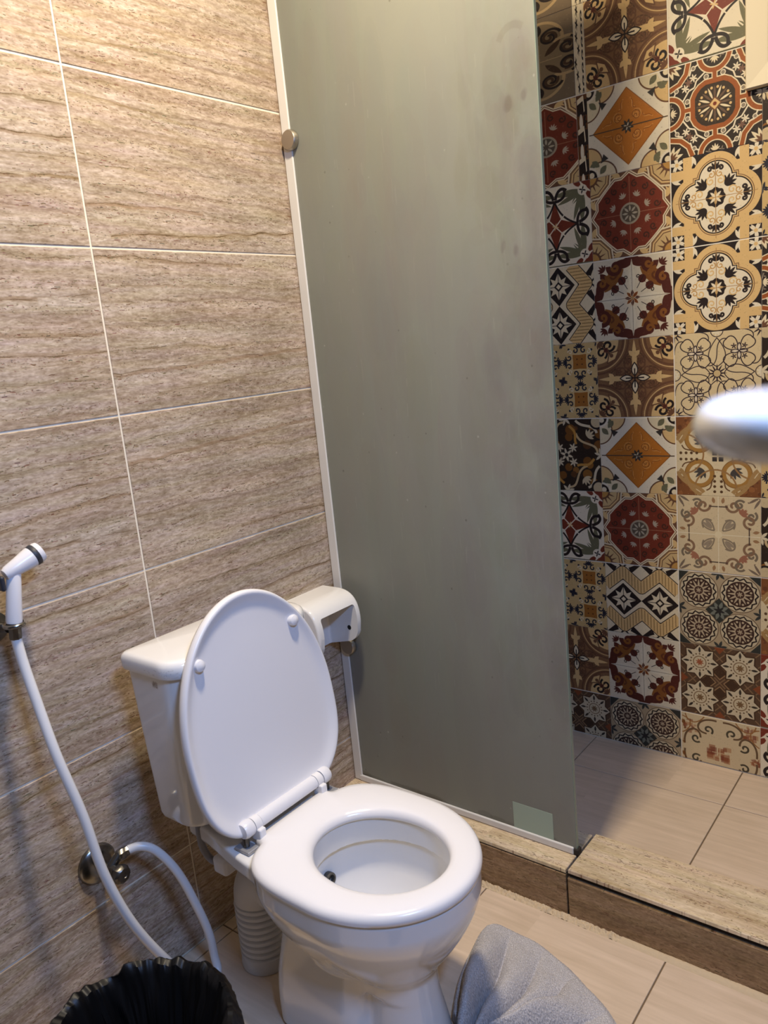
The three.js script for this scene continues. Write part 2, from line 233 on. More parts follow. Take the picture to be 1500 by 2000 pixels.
    disc(c, 0, 0, 0.2, C.dark); for (let i = 0; i < 8; i++) { const a = i * TAU / 8; disc(c, 0.15 * Math.cos(a), 0.15 * Math.sin(a), 0.07, C.dark); } for (let i = 0; i < 8; i++) leaf(c, 0, 0, 0.17, 0.06, i * TAU / 8, i % 2 ? C.white : C.sand);
    line(c, [[-0.9, 0], [0.9, 0]], '#a97f4d', 0.014); line(c, [[0, -0.9], [0, 0.9]], '#a97f4d', 0.014);
  },
  swirl(c) {
    c.fillStyle = '#ddceb0'; c.fillRect(-1, -1, 2, 2);
    sym8(c, () => {
      curve(c, [0.02, 1.0, 0.14, 0.72, 0.34, 0.96, 0.4, 0.72], C.maroon, 0.22); curve(c, [0.3, 0.74, 0.36, 0.42, 0.6, 0.36, 0.62, 0.62], '#8a5526', 0.19); curve(c, [0.34, 0.7, 0.4, 0.5, 0.52, 0.46, 0.56, 0.58], '#6a3a1f', 0.05); spiral(c, 0.42, 0.79, 0.19, 0.2, 1, -1, C.maroon, 0.13); spiral(c, 0.42, 0.78, 0.1, 0.2, 1, -1, '#8a5526', 0.07);
      disc(c, 0.26, 0.44, 0.1, C.maroon); leaf(c, 0.2, 0.52, 0.22, 0.11, -0.9, C.maroon); leaf(c, 0.28, 0.54, 0.2, 0.1, -1.8, C.maroon); line(c, [[0.12, 0.22], [0.3, 0.52]], C.dark, 0.015); spiral(c, 0.15, 0.5, 0.05, 0, 1, 1, C.dark, 0.02);
    });
    sym4(c, () => { palm(c, 0.72, 0.72, 0.2, 0.785, C.maroon); poly(c, [[0, 0.95], [0.09, 0.5], [0.05, 0.2], [-0.05, 0.2], [-0.09, 0.5]], '#e2d5b9'); });
    for (let i = 0; i < 8; i++) leaf(c, 0, 0, 0.21, 0.09, i * TAU / 8, i % 2 ? '#8a4a22' : C.maroon, C.cream, 0.012); disc(c, 0, 0, 0.04, C.ochre);
    line(c, [[-0.9, 0], [0.9, 0]], C.grey, 0.012); line(c, [[0, -0.9], [0, 0.9]], C.grey, 0.012);
  },
  netting(c) {
    c.fillStyle = '#d8c093'; c.fillRect(-1, -1, 2, 2);
    const ink = '#33262a';
    for (const [x, y] of [[-0.5, -0.5], [0.5, -0.5], [-0.5, 0.5], [0.5, 0.5]]) { c.save(); c.translate(x, y); sym4(c, () => { curve(c, [0.02, 0.02, 0.34, 0.02, 0.44, 0.2, 0.28, 0.3], ink, 0.022); curve(c, [0.02, 0.02, 0.02, 0.34, 0.2, 0.44, 0.3, 0.28], ink, 0.022); curve(c, [0.28, 0.3, 0.46, 0.36, 0.5, 0.14, 0.5, 0], ink, 0.02); leaf(c, 0, 0, 0.19, 0.085, 0, '#d9c7aa', ink, 0.02); floret(c, 0.12, 0.12, 0.075, ink, 5); }); c.restore(); }
    for (let i = -1; i <= 1; i++) for (let j = -1; j <= 1; j++) { if ((i + j) % 2 === 0) { for (let k = 0; k < 12; k++) leaf(c, i, j, 0.23, 0.035, k * TAU / 12, ink); disc(c, i, j, 0.09, '#c9ad7c', ink, 0.02); } else floret(c, i, j, 0.14, '#e2d2b2', 8), disc(c, i, j, 0.14, null, ink, 0.018); }
    for (let i = 0; i < 4; i++) { c.save(); c.rotate(i * Math.PI / 2); curve(c, [0, 0.16, 0.26, 0.3, 0.26, 0.5, 0, 0.84], ink, 0.02); curve(c, [0, 0.16, -0.26, 0.3, -0.26, 0.5, 0, 0.84], ink, 0.02); c.restore(); }
  },
  zigzag(c) {
    c.fillStyle = C.cream; c.fillRect(-1, -1, 2, 2);
    const tooth = (x, y, s) => { poly(c, [[x, y - 0.5 * s], [x + 0.5, y], [x, y + 0.5 * s], [x - 0.5, y]], C.dark); poly(c, star(0.36, 0.16, 4, 0).map(([a, b]) => [x + a, y + b]), C.cream); poly(c, star(0.32, 0.13, 4, 0.785).map(([a, b]) => [x + a, y + b]), C.cream); for (let i = 0; i < 4; i++) line(c, [[x, y], [x + 0.42 * Math.cos(i * 1.571), y + 0.42 * Math.sin(i * 1.571)]], C.dark, 0.015); poly(c, [[x, y - 0.1], [x + 0.1, y], [x, y + 0.1], [x - 0.1, y]], C.cream, C.dark, 0.04); };
    for (const y of [0, 1, -1]) for (const x of [-0.5, 0.5]) { tooth(x, y, 0.92); }
    for (const y of [0.5, -0.5]) { const pts = [[-1, y + (y > 0 ? -0.14 : 0.14)], [-0.5, y + 0.3 * Math.sign(y) * 0.95], [0, y + (y > 0 ? -0.14 : 0.14)], [0.5, y + 0.3 * Math.sign(y) * 0.95], [1, y + (y > 0 ? -0.14 : 0.14)]]; line(c, pts, C.dark, 0.34); line(c, pts, C.sand, 0.3); for (let x = -1; x < 1; x += 0.083) { const f = Math.abs(((x + 1) % 1) - 0.5) * 2, yy = y + Math.sign(y) * (0.285 - 0.425 * f); line(c, [[x, yy - 0.17], [x, yy + 0.17]], '#9b7647', 0.022); } }
  },
  palmettes(c) {
    c.fillStyle = '#dac59c'; c.fillRect(-1, -1, 2, 2);
    sym4(c, () => { poly(c, [[1, 1], [0.5, 1], [0.56, 0.6], [1, 0.5]], '#80502e'); for (let i = 0; i < 14; i++) disc(c, rr(0.58, 0.98), rr(0.58, 0.98), rr(0.02, 0.07), i % 2 ? '#955f37' : '#6d4229'); disc(c, 0.44, 0.44, 0.3, '#dac59c', '#a87a3c', 0.1); disc(c, 0.44, 0.44, 0.35, null, '#8a6133', 0.02); palm(c, 0.34, 0.34, 0.28, 0.785, '#4b453f'); disc(c, 0.84, 0.06, 0.5, null, '#9d7548', 0.04); });
    sym8(c, () => { curve(c, [0.34, 0.92, 0.5, 0.7, 0.8, 0.8, 0.98, 0.4], '#a98452', 0.09); for (let i = 0; i < 4; i++) disc(c, 0.08, 0.5 + i * 0.13, 0.035, '#5b4028'); curve(c, [0.1, 0.56, 0.2, 0.66, 0.1, 0.8, 0.28, 0.86], '#6b4b30', 0.03); });
    for (const [x, y] of [[1, 1], [1, -1], [-1, 1], [-1, -1]]) poly(c, [[x * 0.02, y * 0.02], [x * 0.13, y * 0.02], [x * 0.13, y * 0.13], [x * 0.02, y * 0.13]], '#3a3330');
  },
  faded(c) {
    c.fillStyle = '#d5be95'; c.fillRect(-1, -1, 2, 2);
    sym8(c, () => { spiral(c, 0.36, 0.74, 0.17, 3, 1.2, 1, '#8a6a4f', 0.06); spiral(c, 0.78, 0.5, 0.13, 1, 1.2, -1, '#7b6b56', 0.055); palm(c, 0.54, 0.52, 0.2, 0.785, '#a06a50'); leaf(c, 0.95, 0.98, 0.3, 0.06, -2.6, '#7c6a58'); leaf(c, 0.1, 0.8, 0.16, 0.08, 1.4, '#a07852'); curve(c, [0.1, 0.1, 0.14, 0.5, 0.5, 0.44, 0.36, 0.16], '#8b7a63', 0.035); leaf(c, 0.14, 0.16, 0.3, 0.08, 0.9, '#9a8870'); });
    sym4(c, () => { line(c, [[-0.22, 0.72], [0.22, 0.72]], '#4a3a32', 0.025); for (let i = 0; i < 6; i++) disc(c, 0.85 + 0.02 * i, 0.7 + i * 0.05, 0.015, '#7a6350'); });
    line(c, [[-1, 0], [1, 0]], '#e6d6b4', 0.02); line(c, [[0, -1], [0, 1]], '#e6d6b4', 0.02); disc(c, 0, 0, 0.09, '#e2cfa6');
  },
  rosettes(c) {
    c.fillStyle = '#b09a78'; c.fillRect(-1, -1, 2, 2);
    sym4(c, () => { poly(c, [[0, 0.34], [0.34, 0], [0, 0], [0, 0]], '#363630'); poly(c, [[1, 0.7], [0.74, 1], [1, 1]], '#363630'); floret(c, 1, 0, 0.2, '#3a3a36', 6); });
    floret(c, 0, 0, 0.26, '#77786a', 8, '#2d2a28'); floret(c, 0, 0, 0.15, '#2d2a28', 6);
    for (const [x, y] of [[-0.5, -0.5], [0.5, -0.5], [-0.5, 0.5], [0.5, 0.5]]) { disc(c, x, y, 0.475, '#c9b692', '#6b543f', 0.02); c.save(); c.translate(x, y); poly(c, star(0.45, 0.39, 14), C.dark); poly(c, star(0.41, 0.35, 14), '#cdbb98'); disc(c, 0, 0, 0.335, '#3f2a22'); for (let i = 0; i < 12; i++) { leaf(c, 0, 0, 0.3, 0.05, i * TAU / 12, '#b9a484'); disc(c, 0.27 * Math.cos((i + 0.5) * TAU / 12), 0.27 * Math.sin((i + 0.5) * TAU / 12), 0.03, '#b9a484'); } disc(c, 0, 0, 0.12, '#4a3228', '#b9a484', 0.025); floret(c, 0, 0, 0.08, '#b9a484', 6); c.restore(); }
  },
  stars(c) {
    c.fillStyle = '#5d4431'; c.fillRect(-1, -1, 2, 2);
    for (let i = -3; i <= 3; i++) { line(c, [[i * 0.34 - 1, -1], [i * 0.34 + 1, 1]], '#87694a', 0.03); line(c, [[i * 0.34 - 1, 1], [i * 0.34 + 1, -1]], '#87694a', 0.03); }
    sym4(c, () => { poly(c, [[0, 0.1], [0.2, 0.3], [0, 0.5], [-0.2, 0.3]], '#4a3424', '#9c7a55', 0.025); poly(c, [[0.98, 0.14], [0.98, -0.14], [0.8, 0]], '#8a4a2a'); });
    for (const [x, y] of [[-0.5, -0.5], [0.5, -0.5], [-0.5, 0.5], [0.5, 0.5]]) { c.save(); c.translate(x, y); poly(c, star(0.5, 0.37, 8, 0), '#cfbd9b', '#4a3424', 0.03); for (let i = 0; i < 8; i++) leaf(c, 0.26 * Math.cos(i * TAU / 8), 0.26 * Math.sin(i * TAU / 8), 0.17, 0.06, i * TAU / 8, '#3b3128'); for (let i = 0; i < 16; i++) disc(c, 0.23 * Math.cos(i * TAU / 16), 0.23 * Math.sin(i * TAU / 16), 0.02, '#6b5238'); disc(c, 0, 0, 0.16, '#cdbb98', '#8a6f50', 0.025); floret(c, 0, 0, 0.11, x < 0 && y < 0 ? '#a05a3a' : '#7b5d3d', 8); c.restore(); }
  },
  blotches(c) {
    c.fillStyle = '#d3bd95'; c.fillRect(-1, -1, 2, 2);
    for (const [x, y, s] of [[0, 0, 0.36], [-0.74, -0.62, 0.24], [0.78, -0.7, 0.26], [0.9, 0.05, 0.16], [-0.4, 0.86, 0.2]]) for (let i = 0; i < 16; i++) { c.fillStyle = ['rgba(128,60,34,.5)', 'rgba(104,42,30,.5)', 'rgba(150,84,44,.4)'][i % 3]; const a = rr(-s, s * 0.4), b = rr(-s, s * 0.4); c.fillRect(x + a, y + b, rr(0.2, 0.6) * s, rr(0.2, 0.6) * s); }
    sym8(c, () => { curve(c, [0.08, 0.92, 0.6, 0.98, 0.72, 0.5, 0.34, 0.5], '#6a5138', 0.05); spiral(c, 0.3, 0.62, 0.13, 4, 1, -1, '#4f4636', 0.05); curve(c, [0.98, 0.4, 0.8, 0.5, 0.6, 0.8, 0.98, 0.9], '#9b6a3c', 0.03); });
    line(c, [[-0.2, 0], [0.2, 0]], '#cfb58c', 0.02); line(c, [[0, -0.2], [0, 0.2]], '#cfb58c', 0.02);
    for (let i = 0; i < 20; i++) disc(c, -0.98 + rr(0, 0.1), rr(-1, 1), rr(0.02, 0.06), 'rgba(120,70,30,.6)');
  },
  sprigs(c) {
    c.fillStyle = '#cfae74'; c.fillRect(-1, -1, 2, 2);
    const ink = '#2d2b33';
    for (const [x, y] of [[-0.5, -0.5], [0.5, -0.5], [-0.5, 0.5], [0.5, 0.5]]) { c.save(); c.translate(x, y); poly(c, star(0.3, 0.2, 4, 0.785), '#a5692c', '#d9bd86', 0.03); for (const [a, b] of [[0.07, 0.07], [-0.07, 0.07], [0.07, -0.07], [-0.07, -0.07]]) disc(c, a, b, 0.02, '#5b3618'); sym8(c, () => { spiral(c, 0.12, 0.3, 0.09, 1.2, 1, 1, ink, 0.035); }); sym4(c, () => { palm(c, 0.36, 0, 0.17, 0, ink); floret(c, 0.48, 0.48, 0.12, ink, 4); disc(c, 0.3, 0.34, 0.03, ink); spiral(c, 0.26, 0.26, 0.07, 0, 1, 1, '#e2d2ae', 0.03); }); c.restore(); }
  },
  boughs(c) {
    c.fillStyle = '#33261d'; c.fillRect(-1, -1, 2, 2);
    for (let i = 0; i < 26; i++) disc(c, rr(-1, 1), rr(-1, 1), rr(0.06, 0.16), ['#7a4c20', '#8d5d29', '#5c3a1e'][i % 3]);
    sym4(c, () => { curve(c, [0.06, 0.9, 0.4, 0.9, 0.2, 0.4, 0.6, 0.3], '#c9ad7e', 0.06); curve(c, [0.6, 0.9, 0.9, 0.8, 0.7, 0.5, 0.95, 0.3], '#d8c6a2', 0.07); palm(c, 0.5, 0.62, 0.26, 0.9, '#d2bd94'); floret(c, 0.2, 0.2, 0.14, '#d8c6a2', 6); curve(c, [0.3, 0.3, 0.5, 0.2, 0.6, 0.4, 0.8, 0.1], '#c08a40', 0.07); });
    floret(c, 0, 0, 0.2, '#d8c6a2', 6, C.dark); sym4(c, () => { floret(c, 1, 0, 0.2, '#d8c6a2', 6); disc(c, 0.9, 0.9, 0.18, '#cbb48a', C.dark, 0.05); });
  },
  fleurStrip(c) {
    c.fillStyle = C.cream; c.fillRect(-1, -1, 2, 2);
    for (let i = 0; i < 7; i++) { const y = -0.88 + i * 0.29; floret(c, rr(-0.5, 0.1), y, 0.16, C.dark, 6); spiral(c, 0.35, y + 0.12, 0.12, 1, 1, 1, '#3a3230', 0.07); disc(c, 0.8, y, 0.08, C.dark); }
  },
  ribbonStrip(c) {
    c.fillStyle = '#6e4425'; c.fillRect(-1, -1, 2, 2);
    for (let i = 0; i < 3; i++) { const y = -0.7 + i * 0.7; c.fillStyle = '#2e221c'; c.fillRect(-0.5, y - 0.18, 1.2, 0.36); disc(c, -0.1, y + 0.34, 0.2, C.white); palm(c, 0.2, y + 0.34, 0.36, 0, '#2e221c'); line(c, [[-0.5, y - 0.14], [0.2, y - 0.22], [0.3, y + 0.1]], C.cream, 0.12); }
  },
};
const PRINT = {};
for (const [k, f] of Object.entries(PRINTS)) {
  seedState = 500 + k.length * 31;
  const S = 320, t = canvasTex(S, S, (c) => {
    c.save(); c.translate(S / 2, S / 2); c.scale(S / 2, S / 2); c.lineJoin = 'round'; c.lineCap = 'butt'; f(c); c.restore();
    for (let i = 0; i < 900; i++) { c.fillStyle = `rgba(${rnd() < 0.5 ? '60,40,25' : '235,215,180'},${rr(0.03, 0.16)})`; c.fillRect(rr(0, S), rr(0, S), rr(1, 5), rr(1, 4)); }
  });
  t.wrapS = t.wrapT = THREE.ClampToEdgeWrapping;
  PRINT[k] = std(0xffffff, 0.5, { map: t, bumpMap: t, bumpScale: k === 'diamond' ? 0.0015 : 0.0003, specularIntensity: 0.5 });
}

// ------------------------------------------------------------------ room shell
const XR = 1.62, ZB = -1.5601, ZF = 1.15, YC = 2.462, ZG = -0.986, YSH = 0.056, YCURB = 0.1106;
const wallLeft = struct('wall_left', box(-0.14, -0.0016, -0.1, YC, ZB - 0.13, ZF), groutLight);
const wallBack = struct('wall_back', box(-0.14, XR + 0.14, -0.1, YC, ZB - 0.14, ZB - 0.0014), groutLight);
const paint = std(0x40392f, 0.6);
struct('wall_right', box(XR, XR + 0.14, -0.1, YC, ZB - 0.13, ZF), paint);
struct('wall_front', box(-0.14, XR + 0.14, -0.1, YC, ZF, ZF + 0.14), paint);
struct('ceiling', box(-0.14, XR + 0.14, YC, YC + 0.12, ZB - 0.14, ZF + 0.14), std(0x9a9184, 0.85));
const floor = struct('floor', box(-0.14, XR + 0.14, -0.12, -0.003, -0.923, ZF), groutBrown);
const showerFloor = struct('floor_shower', box(-0.14, XR + 0.14, -0.12, YSH - 0.003, ZB - 0.1, -0.95), groutBrown);

seedState = 11;
// travertine tiles on the left wall: columns along z, courses along y
{
  const cols = [[0.1384, -0.4616], [-0.4616, -1.0616]], rows = [-0.0, 0.2262, 0.5262, 0.8262, 1.1262, 1.4262, 1.7262, 2.0262];
  let n = 0;
  for (let j = 0; j < rows.length - 1; j++) cols.forEach(([za, zb], i) => {
    const y0 = rows[j], y1 = rows[j + 1], w = za - zb - 0.0036, h = y1 - y0 - 0.0036, fx = rnd() < 0.5, fy = rnd() < 0.5;
    const g = slab(w, h, 0.007, 0.0012, (x, y) => [fx ? 1 - x / 0.6 : x / 0.6, fy ? 1 - y / 0.3 : y / 0.3]);
    g.rotateY(Math.PI / 2).translate(rr(-0.0003, 0.0003), (y0 + y1) / 2, (za + zb) / 2);
    part(n ? 'tile_' + String(n).padStart(3, '0') : 'tile', g, TRAV[(i * 2 + j * 3 + (j >> 1)) % 4], wallLeft); n++;
  });
}
// patchwork squares on the far shower wall
{
  const s = 0.1949, xv = 0.6533, y0 = 1.7493;
  const A = ['lattice', 'medallion', 'bow', 'zigzag', 'sprigs', 'boughs', 'bow', 'sprigs', 'lattice', 'stars'];
  const B = ['lattice', 'diamond', 'medallion', 'swirl', 'lattice', 'diamond', 'medallion', 'zigzag', 'swirl', 'rosettes'];
  const D = ['bow', 'octagon', 'arches', 'arches', 'netting', 'palmettes', 'faded', 'rosettes', 'stars', 'blotches'];
  const E = ['arches', 'boughs', 'sprigs', 'octagon', 'boughs', 'sprigs', 'boughs', 'palmettes', 'bow', 'bow'];
  const FF = ['diamond', 'lattice', 'medallion', 'rosettes', 'swirl', 'faded', 'netting', 'diamond', 'lattice', 'stars'];
  let n = 0;
  const lay = (name, xa, xb, ya, yb, turn = 0, crop) => {
    const w = xb - xa, h = yb - ya;
    const g = slab(w, h, 0.006, 0.0007, (x, y) => { let u = x / s, v = y / s; if (crop) { u = crop[0] + x / w * crop[2]; v = crop[1] + y / h * crop[3]; } for (let k = 0; k < turn; k++) [u, v] = [v, 1 - u]; return [u, v]; });
    g.translate((xa + xb) / 2, (ya + yb) / 2, ZB + rr(-0.0002, 0.0002));
    part(n ? 'tile_' + String(n).padStart(3, '0') : 'tile', g, PRINT[name], wallBack); n++;
  };
  [A, B, D, E, FF].forEach((col, ci) => {
    for (let k = -2; k < 9; k++) {
      const xa = xv + (ci - 2) * s, xb = xa + s, yt = y0 - k * s, yb = Math.max(yt - s, YSH);
      // a real, wider joint round every block of two by two squares, hairlines within it
      const gx = (i) => (((ci - 2 + i) % 2) + 2) % 2 === 0 ? 0.0014 : 0.0003, gy = (j) => (k + j) % 2 === 0 ? 0.0014 : 0.0003;
      const x0 = xa + gx(0), x1 = xb - gx(1), y1 = yt - gy(0), yy = yb + (yb > yt - s ? 0.001 : gy(1)), nm = k < -1 ? col[(ci + 4) % 8] : col[k + 1], turn = ci === 0 && nm === 'zigzag' ? 1 : 0, h = yt - yb;
      const crop = yb > yt - s ? [0, 1 - h / s, 1, h / s] : undefined;
      if (ci === 0 && k < 1) {           // the two squares next to the glass carry a narrow strip cut from another tile
        lay(k < 0 ? 'quatrefoil' : nm, x0 - 0.06, x1 - 0.0275, yy, y1, 0, k < 0 ? [0.05, 0, 0.75, 1] : [-0.1, 0, 0.95, 1]);
        lay(k < 0 ? 'fleurStrip' : 'ribbonStrip', x1 - 0.0265, x1, yy, y1, 0, [0.2, 0, 0.6, 1]);
      } else lay(nm, x0, x1, yy, y1, turn, crop);
    }
  });
  // dark open joints across the orange diamonds
  for (const k of [0, 4]) part('joint', box(xv - s + 0.004, xv - 0.003, y0 - (k + 0.5) * s - 0.0012, y0 - (k + 0.5) * s + 0.0012, ZB - 0.002, ZB + 0.0004), groutDark, wallBack);
}
// floor tiles, 40 cm
{
  let n = 0;
  const lay = (xa, xb, za, zb, y, owner, k) => { const w = xb - xa - 0.003, d = zb - za - 0.003, fx = rnd(); const g = slab(w, d, 0.005, 0.0008, (x, z) => [x / 0.4 + fx, z / 0.4 + fx]); g.rotateX(-Math.PI / 2).translate((xa + xb) / 2, y, (za + zb) / 2); part(n ? 'tile_' + String(n).padStart(3, '0') : 'tile', g, FLOOR[k % 3], owner); n++; };
  const xs = [0, 0.033, 0.433, 0.833, 1.233, XR];
  for (let i = 0; i < xs.length - 1; i++) [[-0.909, -0.509], [-0.509, -0.109], [-0.109, 0.291]].forEach(([a, b], j) => { if (!(j > 1 && i > 2)) lay(xs[i], xs[i + 1], a, b, 0, floor, i + j); });
  n = 0;
  const xsh = [0.015, 0.413, 0.807, 1.207, XR];
  for (let i = 0; i < 4; i++) [[ZB, -1.391], [-1.391, -0.99]].forEach(([a, b], j) => lay(xsh[i], xsh[i + 1], a, b, YSH, showerFloor, i + j + 1));
}
// kerb between the shower and the room: travertine risers and treads
const kerb = struct('trim_1', box(0, XR, -0.05, YCURB - 0.0088, -1.062, -0.931), std(0x2f251c, 0.95));
{
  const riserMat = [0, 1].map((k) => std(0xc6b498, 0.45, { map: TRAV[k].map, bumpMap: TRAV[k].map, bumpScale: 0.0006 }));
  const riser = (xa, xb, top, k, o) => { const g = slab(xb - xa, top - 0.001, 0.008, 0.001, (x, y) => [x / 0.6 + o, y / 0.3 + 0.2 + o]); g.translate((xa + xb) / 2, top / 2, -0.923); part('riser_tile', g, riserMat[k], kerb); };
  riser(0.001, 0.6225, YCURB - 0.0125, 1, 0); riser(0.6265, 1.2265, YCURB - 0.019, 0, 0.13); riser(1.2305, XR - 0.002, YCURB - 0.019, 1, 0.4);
  const tread = (xa, xb, za, zb, k, o, y = YCURB) => { const g = slab(xb - xa, zb - za, 0.0085, 0.0014, (x, z) => [x / 0.6 + o, z / 0.3 + o]); g.rotateX(-Math.PI / 2).translate((xa + xb) / 2, y, (za + zb) / 2); part('tread_tile', g, travPale, kerb); };
  tread(0.001, 0.6225, -1.06, -0.9245, 2, 0.3, YCURB - 0.001); tread(0.6275, 1.2265, -1.066, -0.9255, 3, 0.07); tread(1.2305, XR - 0.002, -1.066, -0.9255, 3, 0.31);
}
// rough cement left along the foot of the kerb
{
  const pos = [], idx = [], nx = 620, nz = 12;
  for (let i = 0; i <= nx; i++) for (let j = 0; j <= nz; j++) {
    const x = 0.36 + i / nx * 0.8, t = j / nz, ragged = 0.008 * fbm(x * 40, 3.3, 1, 3) + 0.007 * fbm(x * 160, 1, 2, 2), rough = x < 0.74 ? 1 : 0.2;
    const z = lerp(-0.9235, -0.9085 + ragged * rough, t), y = -0.002 + 0.0055 * Math.sin(Math.PI * Math.min(1, 0.35 + t * 0.65)) + rough * 0.011 * fbm(x * 130, z * 190, 5, 3) * Math.sin(Math.PI * (0.2 + 0.8 * t));
    pos.push(x, y, z);
  }
  for (let i = 0; i < nx; i++) for (let j = 0; j < nz; j++) { const a = i * (nz + 1) + j; idx.push(a, a + 1, a + nz + 2, a, a + nz + 2, a + nz + 1); }
  const g = new THREE.BufferGeometry(); g.setAttribute('position', new THREE.Float32BufferAttribute(pos, 3)); g.setIndex(idx); g.computeVertexNormals();
  const m = part('cement_fillet', g, std(0xcdb694, 0.95, { side: THREE.DoubleSide }), floor); m.userData.label = 'rough crumbling cement along the foot of the kerb';
}

// ------------------------------------------------------------------ frosted glass screen
{
  const t = thing('glass_screen', 'tall frosted grey-green glass shower screen standing on the stone kerb beside the toilet', 'shower screen', [0.32, YCURB, ZG]);
  const X0 = 0.012, X1 = 0.6231, Y1 = 2.2, W = X1 - X0, H = Y1 - YCURB;
  seedState = 77;
  const dirt = canvasTex(512, 1536, (c, w, h) => {
    c.fillStyle = '#b0b1a4'; c.fillRect(0, 0, w, h);
    for (let i = 0; i < 420; i++) { c.fillStyle = `rgba(${rnd() < 0.5 ? '150,140,128' : '160,172,156'},${rr(0.02, 0.06)})`; const x = rr(0, w), y = rr(0, h); c.beginPath(); c.ellipse(x, y, rr(10, 50), rr(30, 170), 0, 0, 7); c.fill(); }
    for (let i = 0; i < 420; i++) { c.fillStyle = `rgba(104,88,70,${rr(0.008, 0.03)})`; const x = w * (1 - Math.abs(rr(0, 0.24) * rnd() * 1.5)), y = h * rr(0.24, 0.86); c.beginPath(); c.ellipse(x, y, rr(6, 30), rr(14, 60), rr(-0.2, 0.2), 0, 7); c.fill(); }
    for (const [x, y, a, b] of [[0.905, 0.285, 9, 12], [0.955, 0.282, 6, 8], [0.86, 0.40, 4, 9], [0.9, 0.405, 5, 8]]) for (let q = 0; q < 6; q++) { c.fillStyle = 'rgba(96,80,66,.045)'; c.beginPath(); c.ellipse(x * w + rr(-2, 2), y * h + rr(-2, 2), a * rr(0.6, 1.1), b * rr(0.6, 1.1), 0.2, 0, 7); c.fill(); }
    c.strokeStyle = 'rgba(100,86,72,.14)'; c.lineWidth = 9; c.beginPath(); c.arc(0.93 * w, 0.243 * h, 26, 3.6, 5.4); c.stroke();
    for (let i = 0; i < 160; i++) { c.strokeStyle = `rgba(222,220,206,${rr(0.06, 0.3)})`; c.lineWidth = rr(0.6, 1.8); const x = rr(0.1, 1) * w, y = rr(0.2, 0.85) * h, l = rr(2, 38); c.beginPath(); c.moveTo(x, y); c.lineTo(x + rr(-1.5, 1.5), y + l); c.stroke(); }
    for (let i = 0; i < 90; i++) { c.fillStyle = rnd() < 0.5 ? `rgba(238,236,226,${rr(0.3, 0.8)})` : `rgba(80,74,62,${rr(0.2, 0.5)})`; c.beginPath(); c.arc(rr(0, w), rr(0, h), rr(0.6, 1.9), 0, 7); c.fill(); }
    for (let i = 0; i < 60; i++) { c.fillStyle = `rgba(70,60,46,${rr(0.05, 0.2)})`; c.beginPath(); c.ellipse(rr(0, 1) * w, h - rr(0, 16), rr(8, 40), rr(2, 7), 0, 0, 7); c.fill(); }
  });
  const frosted = std(0xffffff, 0.5, { map: dirt, transmission: 0.55, thickness: 0.008, ior: 1.45, specularIntensity: 0.5 });
  part('frosted_pane', slabBox(X0, X1, YCURB + 0.002, Y1, ZG, ZG + 0.008), frosted, t);
  part('polished_edge', box(X1, X1 + 0.0012, YCURB + 0.002, Y1, ZG, ZG + 0.008), std(0xa9bfae, 0.25, { transmission: 0.5, thickness: 0 }), t);
  part('clear_patch', box(0.474, 0.571, 0.1275, 0.1905, ZG + 0.0078, ZG + 0.0085), std(0x9fae9c, 0.35), t, 'small pale green unfrosted square low on the pane');
  const edge = (a, n) => { const g = merged(a); return part(n, g, siliconeWhite, t); };
  edge([rbox(0.003, 0.029, YCURB, Y1, ZG - 0.004, ZG + 0.011, 0.003)], 'wall_channel');
  edge([rbox(0.02, 0.6175, YCURB - 0.0005, YCURB + 0.0165, ZG - 0.004, ZG + 0.012, 0.003)], 'bottom_channel');
  part('end_plug', rbox(0.616, 0.629, YCURB - 0.001, YCURB + 0.014, ZG - 0.006, ZG + 0.011, 0.003), std(0x2a221b, 0.8), t);
  for (const [x, y] of [[0.03, 1.664], [0.036, 0.487]]) part('round_clip', turned([[0, 0], [0.0215, 0], [0.0215, 0.009], [0.019, 0.0125], [0, 0.0125]], V(x, y, ZG + 0.0095), V(0, 0, 1)), nickel, t);
}
function slabBox(x0, x1, y0, y1, z0, z1) {   // box whose two large faces carry uv 0..1
  const g = new THREE.BoxGeometry(x1 - x0, y1 - y0, z1 - z0);
  return g.translate((x0 + x1) / 2, (y0 + y1) / 2, (z0 + z1) / 2);
}

// ------------------------------------------------------------------ toilet
const TZ = -0.497;
const reach = (poly2, cx, ang) => {      // distance from (cx, 0) to the outline in direction ang
  const dx = Math.cos(ang), dy = Math.sin(ang);
  let best = 0;
  for (let i = 0; i < poly2.length; i++) { const [ax, ay] = poly2[i], [bx, by] = poly2[(i + 1) % poly2.length], ex = bx - ax, ey = by - ay, den = dx * ey - dy * ex; if (Math.abs(den) < 1e-12) continue; const t = ((ax - cx) * ey - ay * ex) / den, s = ((ax - cx) * dy - ay * dx) / den; if (t > 0 && s >= 0 && s <= 1) best = Math.max(best, t); }
  return best;
};
const pw = (x, n) => Math.sign(x) * Math.pow(Math.abs(x), n);
const RIM = Array.from({ length: 720 }, (_, i) => { const a = i / 720 * TAU, ca = Math.cos(a), sa = Math.sin(a), n = ca < 0 ? 2 / 3.8 : 1; return [0.485 + (ca < 0 ? 0.186 : 0.192) * pw(ca, n), 0.168 * pw(sa, n)]; });
